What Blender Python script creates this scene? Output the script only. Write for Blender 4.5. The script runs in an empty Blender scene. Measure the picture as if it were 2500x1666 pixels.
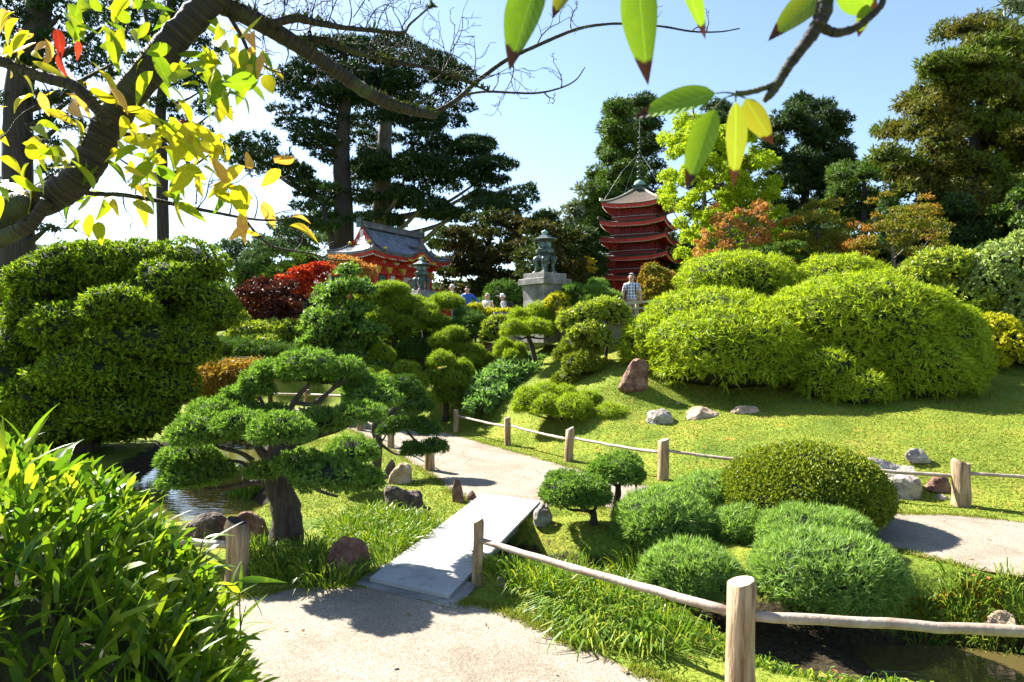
import bpy, bmesh, math, random
import numpy as np
from mathutils import Vector, Matrix, noise as mnoise

# ------------------------------------------------------------------ camera, world, sun, exposure
F, CX, CY, EYE = 1667.0, 1250.0, 833.0, 2.45      # the photograph's focal length (px), centre and eye height (m)
scene = bpy.context.scene
cam_data = bpy.data.cameras.new('camera'); cam = bpy.data.objects.new('camera', cam_data)
scene.collection.objects.link(cam); scene.camera = cam
cam.location = (0, 0, EYE); cam.rotation_euler = (math.radians(90), 0, 0)
cam_data.sensor_width = 36.0; cam_data.lens = 24.0; cam_data.clip_start = 0.05; cam_data.clip_end = 4000
cam_data.dof.use_dof = True; cam_data.dof.focus_distance = 9.0; cam_data.dof.aperture_fstop = 9.0

SUN_EL = math.radians(41.5)
SUN_DIR = np.array([-0.78, 0.626])                # horizontal direction towards the sun: ahead and to the left
world = bpy.data.worlds.new('World'); scene.world = world; world.use_nodes = True
wn = world.node_tree; wn.nodes.clear()
sky = wn.nodes.new('ShaderNodeTexSky'); sky.sky_type = 'NISHITA'; sky.sun_disc = False
sky.sun_elevation = SUN_EL; sky.sun_rotation = math.atan2(SUN_DIR[0], SUN_DIR[1])
sky.air_density = 1.0; sky.dust_density = 0.6; sky.ozone_density = 1.6; sky.altitude = 50
bg = wn.nodes.new('ShaderNodeBackground'); bg.inputs['Strength'].default_value = 0.064
wo = wn.nodes.new('ShaderNodeOutputWorld')
wn.links.new(sky.outputs[0], bg.inputs[0]); wn.links.new(bg.outputs[0], wo.inputs[0])
sd = bpy.data.lights.new('sun', 'SUN'); sd.energy = 5.0; sd.angle = math.radians(0.53); sd.color = (1.0, 0.955, 0.87)
sun = bpy.data.objects.new('sun', sd); scene.collection.objects.link(sun); sun.location = (-20, 20, 30)
to_sun = Vector((SUN_DIR[0] * math.cos(SUN_EL), SUN_DIR[1] * math.cos(SUN_EL), math.sin(SUN_EL)))
sun.rotation_euler = to_sun.to_track_quat('Z', 'Y').to_euler()
scene.view_settings.view_transform = 'Standard'; scene.view_settings.look = 'None'
scene.view_settings.exposure = 2.12; scene.view_settings.gamma = 1.0
scene.cycles.max_bounces = 7; scene.cycles.diffuse_bounces = 2; scene.cycles.glossy_bounces = 3
scene.cycles.transmission_bounces = 4; scene.cycles.transparent_max_bounces = 6
scene.cycles.caustics_reflective = False; scene.cycles.caustics_refractive = False
scene.cycles.sample_clamp_indirect = 4.0
scene.cycles.use_denoising = True
scene.cycles.use_adaptive_sampling = True; scene.cycles.adaptive_threshold = 0.02

# ------------------------------------------------------------------ helpers
rng = np.random.default_rng(11); random.seed(11)
C = scene.collection
OFF = {}
def A(*v): return np.array(v, dtype=float)
def P(px, py, Y): return np.array([(px - CX) / F * Y, Y, EYE + (CY - py) / F * Y])
def G(px, py, z=0.0):
    Y = F * (EYE - z) / (py - CY); return np.array([(px - CX) / F * Y, Y, z])
def nrm(v): return v / np.maximum(np.linalg.norm(v, axis=-1, keepdims=True), 1e-9)
def sstep(a, b, x):
    t = np.clip((x - a) / (b - a), 0, 1); return t * t * (3 - 2 * t)

def thing(name, label, cat, loc=(0, 0, 0), group=None):
    o = bpy.data.objects.new(name, None); C.objects.link(o); o.location = loc; o.empty_display_size = 0.2
    o['label'] = label; o['category'] = cat
    if group: o['group'] = group
    OFF[o.name] = np.array(loc, float); return o
def tag(o, label, cat, group=None):
    o['label'] = label; o['category'] = cat
    if group: o['group'] = group
    return o
def kind(o, k): o['kind'] = k; return o

def build(name, parts, mats, parent=None, loc=None):
    """parts: list of (verts Nx3 in world space, faces MxK, material index, smooth); one mesh object"""
    off = np.zeros(3)
    if parent is not None: off = OFF[parent.name]
    elif loc is not None: off = np.array(loc, float)
    if not isinstance(mats, (list, tuple)): mats = [mats]
    V, L, LT, MI, SM, n = [], [], [], [], [], 0
    for p in parts:
        v, f = np.asarray(p[0], float), p[1]
        mi = p[2] if len(p) > 2 else 0; sm = p[3] if len(p) > 3 else False
        V.append(v - off)
        fs = [np.asarray(f)] if isinstance(f, np.ndarray) else None
        if fs is None:
            by = {}
            for q in f: by.setdefault(len(q), []).append(q)
            fs = [np.array(x) for x in by.values()]
        for a in fs:
            if a.size == 0: continue
            L.append((a + n).ravel()); LT.append(np.full(len(a), a.shape[1])); MI.append(np.full(len(a), mi)); SM.append(np.full(len(a), sm))
        n += len(v)
    V = np.concatenate(V); L = np.concatenate(L).astype(np.int32); LT = np.concatenate(LT).astype(np.int32)
    MI = np.concatenate(MI).astype(np.int32); SM = np.concatenate(SM).astype(bool)
    me = bpy.data.meshes.new(name)
    me.vertices.add(len(V)); me.vertices.foreach_set('co', V.astype(np.float32).ravel())
    me.loops.add(len(L)); me.loops.foreach_set('vertex_index', L)
    me.polygons.add(len(LT)); me.polygons.foreach_set('loop_start', np.concatenate([[0], np.cumsum(LT)[:-1]]).astype(np.int32))
    for m in mats: me.materials.append(m)
    me.polygons.foreach_set('material_index', MI); me.polygons.foreach_set('use_smooth', SM)
    me.update(calc_edges=True)
    o = bpy.data.objects.new(name, me); C.objects.link(o)
    if parent is not None:
        o.parent = parent; OFF[o.name] = off
    else:
        o.location = off; OFF[o.name] = off
    return o

# --- solid primitives, all return (verts, faces)
def rotz(v, a, c=(0, 0, 0)):
    c = np.array(c, float); s, k = math.sin(a), math.cos(a); w = v - c
    return np.stack([w[:, 0] * k - w[:, 1] * s, w[:, 0] * s + w[:, 1] * k, w[:, 2]], 1) + c
BOXF = np.array([[0, 1, 3, 2], [4, 6, 7, 5], [0, 4, 5, 1], [2, 3, 7, 6], [0, 2, 6, 4], [1, 5, 7, 3]])
def box(c, s, a=0.0):
    v = np.array([[x, y, z] for x in (-.5, .5) for y in (-.5, .5) for z in (-.5, .5)]) * np.array(s)
    return rotz(v, a) + np.array(c, float), BOXF
def beam(p, q, w, h):
    """box section bar from p to q"""
    p, q = np.array(p, float), np.array(q, float); d = q - p; d /= np.linalg.norm(d)
    s = np.cross(d, [0, 0, 1.]);
    if np.linalg.norm(s) < 1e-4: s = A(1, 0, 0)
    s /= np.linalg.norm(s); u = np.cross(s, d)
    v = np.array([e + s * (a * w / 2) + u * (b * h / 2) for e in (p, q) for a in (-1, 1) for b in (-1, 1)])
    return v, BOXF
def smooth_path(pts, n=4):
    """Catmull-Rom through pts (rows may carry extra columns such as the radius)"""
    p = np.array(pts, float)
    if len(p) < 3: return p
    q = np.vstack([2 * p[0] - p[1], p, 2 * p[-1] - p[-2]]); out = []
    for i in range(1, len(q) - 2):
        for t in np.linspace(0, 1, n, endpoint=False):
            a, b, c, d = q[i - 1], q[i], q[i + 1], q[i + 2]
            out.append(.5 * (2 * b + (c - a) * t + (2 * a - 5 * b + 4 * c - d) * t * t + (3 * b - a - 3 * c + d) * t ** 3))
    out.append(p[-1]); return np.array(out)
def tube(pts, rad, seg=8, cap=True, rough=0.0):
    p = np.array(pts, float); n = len(p); r = np.broadcast_to(np.array(rad, float), (n,)).copy()
    t = np.gradient(p, axis=0); t = nrm(t)
    ref = A(0, 0, 1.) if abs(t[0][2]) < .9 else A(1., 0, 0)
    s = np.cross(t[0], ref); s /= np.linalg.norm(s); S = []
    for i in range(n):
        s = s - t[i] * s.dot(t[i]); s = s / max(np.linalg.norm(s), 1e-9); S.append(s)
    S = np.array(S); U = np.cross(t, S); a = np.linspace(0, 2 * np.pi, seg, endpoint=False)
    rr = r[:, None] * (1 + rough * rng.normal(size=(n, seg)))
    V = (p[:, None] + rr[..., None] * (np.cos(a)[None, :, None] * S[:, None] + np.sin(a)[None, :, None] * U[:, None])).reshape(-1, 3)
    i, j = np.meshgrid(np.arange(n - 1), np.arange(seg), indexing='ij'); k = (j + 1) % seg
    f = np.stack([i * seg + j, i * seg + k, (i + 1) * seg + k, (i + 1) * seg + j], -1).reshape(-1, 4)
    if not cap: return V, f
    fl = [list(x) for x in f] + [list(range(seg))[::-1], list(range((n - 1) * seg, n * seg))]
    return V, fl
def lathe(prof, c, seg=24, a0=0.0, square=None):
    """prof: list of (radius, z)"""
    pr = np.array(prof, float); n = len(pr); a = np.linspace(0, 2 * np.pi, seg, endpoint=False) + a0
    V = np.stack([pr[:, None, 0] * np.cos(a), pr[:, None, 0] * np.sin(a), np.repeat(pr[:, 1:2], seg, 1)], -1).reshape(-1, 3) + np.array(c, float)
    i, j = np.meshgrid(np.arange(n - 1), np.arange(seg), indexing='ij'); k = (j + 1) % seg
    f = [list(x) for x in np.stack([i * seg + j, i * seg + k, (i + 1) * seg + k, (i + 1) * seg + j], -1).reshape(-1, 4)]
    f += [list(range(seg))[::-1], list(range((n - 1) * seg, n * seg))]
    return V, f
def grid(fn, us, vs):
    """surface fn(U,V)->xyz over a parameter grid"""
    U, W = np.meshgrid(us, vs, indexing='ij'); V = fn(U, W).reshape(-1, 3); m = len(vs)
    i, j = np.meshgrid(np.arange(len(us) - 1), np.arange(m - 1), indexing='ij')
    f = np.stack([i * m + j, (i + 1) * m + j, (i + 1) * m + j + 1, i * m + j + 1], -1).reshape(-1, 4)
    return V, f
_ICO = {}
def ico(sub):
    if sub not in _ICO:
        bm = bmesh.new(); bmesh.ops.create_icosphere(bm, subdivisions=sub, radius=1.0)
        v = np.array([x.co[:] for x in bm.verts]); f = np.array([[y.index for y in x.verts] for x in bm.faces]); bm.free()
        _ICO[sub] = (v, f)
    return _ICO[sub]

# --- foliage: leaf-sized faces spread over and through lobes
def lobes_of(c, r, k=5, size=.55):
    """a lumpy pad: one flattened ellipsoid and k smaller ones breaking its upper side"""
    c, r = np.array(c, float), np.array(r, float); out = [(c, r)]
    for i in range(k):
        a = 2 * np.pi * (i + rng.uniform(-.3, .3)) / max(k, 1); e = rng.uniform(.05, .75)
        d = A(math.cos(a) * math.cos(e), math.sin(a) * math.cos(e), math.sin(e))
        s = size * rng.uniform(.75, 1.15)
        out.append((c + d * r * rng.uniform(.42, .56), r * A(s, s, s * 1.05)))
    return out
_WV = nrm(rng.normal(size=(10, 3))); _WP = rng.uniform(0, 6.28, 10)
def wob(p, lam):
    k = 6.283 / lam; return np.mean([np.sin(k * s * (p @ v) + f) for v, f, s in zip(_WV, _WP, (.7, .8, .9, 1, 1.1, 1.2, 1.35, 1.5, 1.7, 1.9))], axis=0) * 2.2
def sample(lobes, dens, flat=.5, zmin=-.85, inner=.0, lump=.09, gap=.0):
    Ps, Ns = [], []
    for i, (c, r) in enumerate(lobes):
        p_ = 1.6; area = 4 * np.pi * (((r[0] * r[1]) ** p_ + (r[0] * r[2]) ** p_ + (r[1] * r[2]) ** p_) / 3) ** (1 / p_)
        n = int(dens * area) + 3
        d = nrm(rng.normal(size=(n, 3))); d = d[d[:, 2] > zmin + rng.uniform(0, .5, len(d)) * (zmin > -.95)]
        rr = np.repeat(r[None], len(d), 0).copy(); rr[d[:, 2] < 0, 2] *= flat
        rad = 1 - inner * rng.random(len(d)) ** 2 + rng.normal(size=len(d)) * .025
        p = c + d * rr * rad[:, None]; nn = nrm(d / rr); m = float(np.sort(r)[:2].mean())
        if lump: p = p + nn * np.maximum(wob(p, m * 1.1) * lump * m + wob(p, m * .42) * lump * .45 * m, -.08 * m)[:, None]
        keep = np.ones(len(p), bool)
        if gap: keep &= wob(p, m * .5) * .5 + wob(p, m * .23) * .5 > -1.3 + gap + rng.normal(size=len(p)) * .25
        for j, (c2, r2) in enumerate(lobes):
            if j == i: continue
            if np.any(np.abs(c2 - c) > r + r2): continue
            q = (p - c2) / r2; q[:, 2] = np.where(q[:, 2] < 0, q[:, 2] / flat, q[:, 2])
            keep &= (q * q).sum(1) > .80
        Ps.append(p[keep]); Ns.append(nn[keep])
    return np.concatenate(Ps), np.concatenate(Ns)
def blades(p, d, L, W, shape='tri', droop=0.0, side=None):
    """leaf faces from base points p along unit directions d"""
    n = len(p); L = np.broadcast_to(L, (n,)) * rng.uniform(.65, 1.3, n); W = np.broadcast_to(W, (n,)) * rng.uniform(.7, 1.25, n)
    s = nrm(np.cross(d, rng.normal(size=(n, 3)) if side is None else side)); u = np.cross(s, d)
    L, W = L[:, None], W[:, None]; dn = A(0, 0, -1.)[None]
    if shape == 'tri':
        V = np.stack([p - s * W / 2, p + s * W / 2, p + d * L + dn * L * droop], 1); f = np.array([[0, 1, 2]])
    elif shape == 'leaf':
        m = p + d * L * .42
        V = np.stack([p, m + s * W / 2 + u * W * .15, p + d * L + dn * L * droop, m - s * W / 2 + u * W * .15], 1); f = np.array([[0, 1, 2, 3]])
    else:                                                   # 'blade': arching strip of three pieces
        m1 = p + d * L * .45; m2 = p + d * L * .78 + dn * L * droop * .45; e = p + d * L + dn * L * droop
        V = np.stack([p - s * W * .35, p + s * W * .35, m1 - s * W / 2, m1 + s * W / 2, m2 - s * W * .38, m2 + s * W * .38, e], 1)
        f = None
    k = V.shape[1]; base = (np.arange(n) * k)[:, None]
    V = V.reshape(-1, 3)
    if f is not None: return [(V, (base[:, None, :] + f[None]).reshape(-1, f.shape[1]))]
    q = np.array([[0, 1, 3, 2], [2, 3, 5, 4]]); t = np.array([[4, 5, 6]])
    fq = (base[:, None, :] + q[None]).reshape(-1, 4); ft = (base[:, None, :] + t[None]).reshape(-1, 3)
    return [(V, fq), (np.zeros((0, 3)), ft - len(V))]
def blade_parts(bl, mi=0, smooth=False): return [(v, f, mi, smooth) for v, f in bl]
def core_parts(lobes, scale=.8, flat=.5, mi=1, sub=2):  # solid lumps added inside foliage to block light and see-through
    out = []; v, f = ico(sub)
    for c, r in lobes:
        w = v * (1 + .06 * rng.normal(size=(len(v), 1))); w = w * r * scale; w[:, 2] = np.where(w[:, 2] < 0, w[:, 2] * flat, w[:, 2])
        out.append((w + c, f, mi, True))
    return out
def dirs(nn, out=1.0, up=.4, rnd=.5, down=0.0):
    d = nn * out + A(0, 0, up - down) + rng.normal(size=nn.shape) * rnd; return nrm(d)

# ------------------------------------------------------------------ materials
def newmat(name):
    m = bpy.data.materials.new(name); m.use_nodes = True; nt = m.node_tree; nt.nodes.clear(); return m, nt
def node(nt, t, **kw):
    n = nt.nodes.new(t)
    for k, v in kw.items():
        if k in n.inputs: n.inputs[k].default_value = v
        else: setattr(n, k, v)
    return n
def rgba(c): return (c[0], c[1], c[2], 1.0)
def ramp(nt, stops, src=None, interp='LINEAR'):
    r = nt.nodes.new('ShaderNodeValToRGB'); r.color_ramp.interpolation = interp; e = r.color_ramp.elements
    while len(e) < len(stops): e.new(.5)
    for x, (pos, c) in zip(e, stops): x.position = pos; x.color = rgba(c)
    if src is not None: nt.links.new(src, r.inputs[0])
    return r
def mixc(nt, fac, a, b, blend='MIX'):
    m = nt.nodes.new('ShaderNodeMix'); m.data_type = 'RGBA'; m.blend_type = blend
    for s, v in ((0, fac), (6, a), (7, b)):
        if hasattr(v, 'is_output'): nt.links.new(v, m.inputs[s])
        elif s == 0: m.inputs[0].default_value = v
        else: m.inputs[s].default_value = rgba(v)
    return m.outputs[2]
def leafmat(name, cols, trans=.35, rough=.5, spec=.25, patch=None, pscale=1.2, tint=(1.12, 1.18, .55)):
    """foliage: every leaf its own shade between cols; light passes through"""
    m, nt = newmat(name); L = nt.links
    geo = node(nt, 'ShaderNodeNewGeometry')
    n = len(cols); r = ramp(nt, [(i / max(n - 1, 1), c) for i, c in enumerate(cols)], geo.outputs['Random Per Island'])
    col = r.outputs[0]
    if patch is not None:
        tc = node(nt, 'ShaderNodeTexCoord'); nz = node(nt, 'ShaderNodeTexNoise', Scale=pscale, Detail=2.0)
        L.new(tc.outputs['Object'], nz.inputs['Vector'])
        pr = ramp(nt, [(.42, (0, 0, 0)), (.62, (1, 1, 1))], nz.outputs[0]); col = mixc(nt, pr.outputs[0], col, patch)
    b = node(nt, 'ShaderNodeBsdfPrincipled', Roughness=rough); b.inputs['Specular IOR Level'].default_value = spec
    L.new(col, b.inputs['Base Color'])
    t = node(nt, 'ShaderNodeBsdfTranslucent'); L.new(mixc(nt, 1.0, col, tint, 'MULTIPLY'), t.inputs[0])
    x = node(nt, 'ShaderNodeMixShader'); x.inputs[0].default_value = trans
    o = node(nt, 'ShaderNodeOutputMaterial'); L.new(b.outputs[0], x.inputs[1]); L.new(t.outputs[0], x.inputs[2]); L.new(x.outputs[0], o.inputs[0])
    return m
def solid(name, cols, scale=5.0, rough=.7, bump=.3, bscale=None, metal=0.0, spec=.4, stretch=None, detail=6.0, coord='Object', lo=.35, hi=.65, extra=None, bdist=.02):
    """noise-mottled surface with relief"""
    m, nt = newmat(name); L = nt.links
    tc = node(nt, 'ShaderNodeTexCoord'); src = tc.outputs[coord]
    if stretch:
        mp = node(nt, 'ShaderNodeMapping'); mp.inputs['Scale'].default_value = stretch; L.new(src, mp.inputs[0]); src = mp.outputs[0]
    nz = node(nt, 'ShaderNodeTexNoise', Scale=scale, Detail=detail, Roughness=.62); L.new(src, nz.inputs['Vector'])
    k = len(cols); r = ramp(nt, [(lo + (hi - lo) * i / max(k - 1, 1), c) for i, c in enumerate(cols)], nz.outputs[0]); col = r.outputs[0]
    if extra:                                               # (colour, scale, threshold): patches of something else, moss, lichen, rust
        n2 = node(nt, 'ShaderNodeTexNoise', Scale=extra[1], Detail=4.0); L.new(tc.outputs[coord], n2.inputs['Vector'])
        r2 = ramp(nt, [(extra[2], (0, 0, 0)), (extra[2] + .1, (1, 1, 1))], n2.outputs[0]); col = mixc(nt, r2.outputs[0], col, extra[0])
    b = node(nt, 'ShaderNodeBsdfPrincipled', Roughness=rough, Metallic=metal); b.inputs['Specular IOR Level'].default_value = spec
    L.new(col, b.inputs['Base Color'])
    if bump:
        n3 = node(nt, 'ShaderNodeTexNoise', Scale=bscale or scale * 3, Detail=5.0); L.new(src, n3.inputs['Vector'])
        bp = node(nt, 'ShaderNodeBump', Strength=bump, Distance=bdist); L.new(n3.outputs[0], bp.inputs['Height']); L.new(bp.outputs[0], b.inputs['Normal'])
    o = node(nt, 'ShaderNodeOutputMaterial'); L.new(b.outputs[0], o.inputs[0]); return m

M = {}
# foliage
M['bamboo'] = leafmat('bamboo_leaf', [(.04, .10, .010), (.11, .20, .012), (.26, .33, .02)], .56, .40, .35)
M['mound'] = leafmat('dwarf_bamboo_leaf', [(.17, .26, .012), (.29, .375, .018), (.43, .475, .035)], .48, .5, .2)
M['pine'] = leafmat('pine_needles', [(.12, .20, .014), (.21, .29, .022), (.30, .37, .035)], .45, .55, .2)
M['pine_yellow'] = leafmat('young_pine_needles', [(.17, .25, .012), (.25, .34, .018), (.36, .43, .035)], .45, .55, .2)
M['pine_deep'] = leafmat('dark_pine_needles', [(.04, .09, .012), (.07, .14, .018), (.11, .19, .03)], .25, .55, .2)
M['big_pine'] = leafmat('cloud_juniper_sprays', [(.08, .16, .025), (.13, .23, .035), (.20, .31, .06)], .42, .5, .25)
M['juniper'] = leafmat('juniper_sprays', [(.12, .22, .045), (.20, .32, .07), (.31, .43, .12)], .44, .5, .25)
M['blue_juniper'] = leafmat('spreading_juniper', [(.09, .18, .05), (.15, .27, .075), (.22, .35, .10)], .40, .5, .25)
M['yew'] = leafmat('yew_sprays', [(.05, .11, .008), (.13, .21, .012), (.32, .38, .022)], .46, .55, .2)
M['box'] = leafmat('clipped_box_leaves', [(.085, .13, .010), (.17, .21, .014), (.26, .29, .020)], .34, .5, .25)
M['rhodo'] = leafmat('rhododendron_leaves', [(.13, .21, .02), (.27, .34, .03), (.46, .46, .07)], .36, .38, .45)
M['gold'] = leafmat('golden_shrub_leaves', [(.32, .33, .01), (.46, .43, .015), (.55, .50, .05)], .35, .5, .2)
M['pale'] = leafmat('pale_shrub_leaves', [(.16, .25, .06), (.28, .36, .10), (.42, .46, .17)], .30, .5, .25)
M['cypress'] = leafmat('cypress_foliage', [(.012, .03, .014), (.022, .048, .018), (.04, .075, .022)], .18, .6, .15)
M['redwood'] = leafmat('cedar_foliage', [(.06, .10, .012), (.10, .145, .018), (.15, .18, .022)], .32, .55, .2, patch=(.13, .11, .02), pscale=.3)
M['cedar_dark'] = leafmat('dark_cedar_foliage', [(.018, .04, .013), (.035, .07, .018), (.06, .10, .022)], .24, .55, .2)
M['cedar_mid'] = leafmat('green_cedar_foliage', [(.04, .09, .013), (.07, .13, .018), (.12, .17, .02)], .28, .55, .2)
M['ginkgo'] = leafmat('ginkgo_leaves', [(.20, .31, .014), (.31, .41, .016), (.46, .50, .03)], .45, .5, .2)
M['grey_gum'] = leafmat('grey_gum_leaves', [(.10, .13, .09), (.16, .19, .13), (.20, .22, .16)], .25, .5, .25)
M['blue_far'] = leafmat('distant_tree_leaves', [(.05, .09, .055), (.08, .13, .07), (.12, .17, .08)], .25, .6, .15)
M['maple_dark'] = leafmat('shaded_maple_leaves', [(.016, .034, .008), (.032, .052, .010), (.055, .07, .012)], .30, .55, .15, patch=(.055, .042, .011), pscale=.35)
M['maple_orange'] = leafmat('orange_maple_leaves', [(.08, .13, .015), (.16, .18, .02), (.28, .18, .025)], .38, .55, .15, patch=(.34, .12, .025), pscale=.35)
M['maple_salmon'] = leafmat('salmon_maple_leaves', [(.36, .16, .05), (.46, .18, .06), (.50, .28, .10)], .35, .55, .15)
M['maple_red'] = leafmat('red_maple_leaves', [(.28, .014, .012), (.42, .03, .015), (.52, .08, .02)], .38, .5, .2)
M['maple_wine'] = leafmat('wine_maple_leaves', [(.045, .008, .010), (.07, .013, .012), (.10, .03, .012)], .3, .5, .2)
M['weeping'] = leafmat('weeping_maple_leaves', [(.20, .15, .02), (.30, .20, .03), (.38, .17, .03)], .35, .55, .15)
M['yellow_maple'] = leafmat('yellow_maple_leaves', [(.30, .26, .02), (.42, .33, .02), (.48, .25, .03)], .38, .5, .2)
M['sedge'] = leafmat('sedge_blades', [(.06, .14, .012), (.13, .22, .015), (.30, .33, .03)], .35, .45, .3)
M['lawn'] = leafmat('lawn_blades', [(.12, .17, .020), (.20, .235, .030), (.28, .27, .05)], .30, .6, .1)
M['moss'] = leafmat('moss_tufts', [(.12, .12, .01), (.22, .17, .01), (.30, .16, .015)], .15, .8, .05)
M['twigs'] = solid('inner_shade_core', [(.010, .016, .005), (.018, .024, .008)], 12, .9, .6)  # near-black tone puts inner shade into the solid cores; no twigs modelled
M['iris'] = leafmat('iris_petals', [(.03, .02, .25), (.06, .03, .4)], .3)
# wood and bark
M['bark'] = solid('bark', [(.030, .022, .018), (.075, .055, .045)], 6, .9, .9, 10, stretch=(3, 3, .5))
M['bark_dark'] = solid('dark_bark', [(.020, .016, .016), (.05, .04, .036)], 3, .9, .9, 6, stretch=(3, 3, .35))
M['bark_grey'] = solid('grey_bark', [(.07, .06, .055), (.19, .16, .14)], 3, .9, .9, 6, stretch=(3, 3, .3))
M['post'] = solid('weathered_post', [(.15, .085, .042), (.31, .205, .115), (.42, .31, .19)], 5, .8, .6, 22, stretch=(4, 4, .45), extra=((.10, .06, .035), 3.0, .64))
M['post_end'] = solid('sawn_end', [(.30, .24, .16), (.52, .45, .33)], 14, .85, .3)
M['rail'] = solid('pale_rail', [(.22, .16, .115), (.33, .265, .205), (.41, .345, .275)], 5, .6, .35, 26, stretch=(1, 1, 1), extra=((.22, .14, .09), 5.0, .68))
# stone, concrete, path
M['rock_grey'] = solid('grey_rock', [(.12, .10, .085), (.30, .26, .22), (.46, .42, .37)], 5, .9, 1.0, 14, extra=((.16, .15, .03), 2.5, .60), bdist=.04)
M['rock_dark'] = solid('dark_lava_rock', [(.035, .026, .024), (.085, .062, .052), (.16, .12, .09)], 8, .95, 1.0, 20, extra=((.05, .07, .015), 3.0, .60), bdist=.05)
M['rock_red'] = solid('red_brown_rock', [(.075, .035, .025), (.17, .085, .058), (.29, .18, .12)], 5, .9, 1.0, 12, extra=((.36, .28, .2), 4, .66), bdist=.05)
M['rock_tan'] = solid('tan_rock', [(.20, .13, .08), (.38, .27, .18), (.50, .38, .27)], 4, .9, 1.0, 10, bdist=.04)
M['concrete'] = solid('slab_concrete', [(.25, .245, .235), (.33, .325, .315), (.37, .365, .35)], 1.4, .85, .45, 160, extra=((.20, .20, .19), 9, .60), bdist=.004)
M['plinth'] = solid('weathered_concrete', [(.11, .105, .095), (.19, .18, .165), (.27, .255, .23)], 3, .9, .5, 30, extra=((.14, .15, .10), 4, .62))
M['wall'] = solid('retaining_wall_concrete', [(.20, .18, .15), (.32, .29, .24)], 2.5, .9, .5, 20)
def path_material():
    m, nt = newmat('aggregate_path'); L = nt.links; tc = node(nt, 'ShaderNodeTexCoord'); O = tc.outputs['Object']
    vo = node(nt, 'ShaderNodeTexVoronoi', Scale=85.0); L.new(O, vo.inputs['Vector'])
    grain = ramp(nt, [(0, (.14, .118, .086)), (.35, (.21, .18, .138)), (.7, (.275, .238, .188)), (1, (.335, .30, .245))], vo.outputs['Color'])
    n1 = node(nt, 'ShaderNodeTexNoise', Scale=1.1, Detail=6.0, Roughness=.65); L.new(O, n1.inputs['Vector'])
    st = ramp(nt, [(.36, (.74, .70, .66)), (.56, (1, 1, 1))], n1.outputs[0])
    col = mixc(nt, 1.0, grain.outputs[0], st.outputs[0], 'MULTIPLY')
    n2 = node(nt, 'ShaderNodeTexNoise', Scale=130.0, Detail=2.0); L.new(O, n2.inputs['Vector'])
    sp = ramp(nt, [(.62, (0, 0, 0)), (.70, (1, 1, 1))], n2.outputs[0]); col = mixc(nt, sp.outputs[0], col, (.10, .08, .06))
    at = node(nt, 'ShaderNodeAttribute', attribute_name='edge_dirt')             # earth washed over the rim
    n3 = node(nt, 'ShaderNodeTexNoise', Scale=5.0, Detail=6.0, Roughness=.7); L.new(O, n3.inputs['Vector'])
    ad = node(nt, 'ShaderNodeMath', operation='ADD'); L.new(at.outputs['Fac'], ad.inputs[0]); L.new(n3.outputs[0], ad.inputs[1])
    dr = ramp(nt, [(.86, (0, 0, 0)), (1.15 / 1.3, (1, 1, 1))], ad.outputs[0]); col = mixc(nt, dr.outputs[0], col, (.17, .13, .09))
    vc = node(nt, 'ShaderNodeTexVoronoi', Scale=.55, feature='DISTANCE_TO_EDGE'); nd = node(nt, 'ShaderNodeTexNoise', Scale=2.5, Detail=4.0); L.new(O, nd.inputs['Vector'])
    av = node(nt, 'ShaderNodeVectorMath', operation='MULTIPLY_ADD'); L.new(nd.outputs['Color'], av.inputs[0]); av.inputs[1].default_value = (.5, .5, 0); L.new(O, av.inputs[2]); L.new(av.outputs[0], vc.inputs['Vector'])
    cr = ramp(nt, [(.0, (1, 1, 1)), (.007, (0, 0, 0))], vc.outputs['Distance'])
    nm = node(nt, 'ShaderNodeTexNoise', Scale=.5); L.new(O, nm.inputs['Vector']); cm = ramp(nt, [(.52, (0, 0, 0)), (.6, (1, 1, 1))], nm.outputs[0])
    cf = mixc(nt, 1.0, cr.outputs[0], cm.outputs[0], 'MULTIPLY'); col = mixc(nt, cf, col, (.10, .08, .06))
    b = node(nt, 'ShaderNodeBsdfPrincipled', Roughness=.9); b.inputs['Specular IOR Level'].default_value = .2; L.new(col, b.inputs['Base Color'])
    bp = node(nt, 'ShaderNodeBump', Strength=.6, Distance=.004); L.new(vo.outputs['Distance'], bp.inputs['Height']); L.new(bp.outputs[0], b.inputs['Normal'])
    o = node(nt, 'ShaderNodeOutputMaterial'); L.new(b.outputs[0], o.inputs[0]); return m
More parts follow.
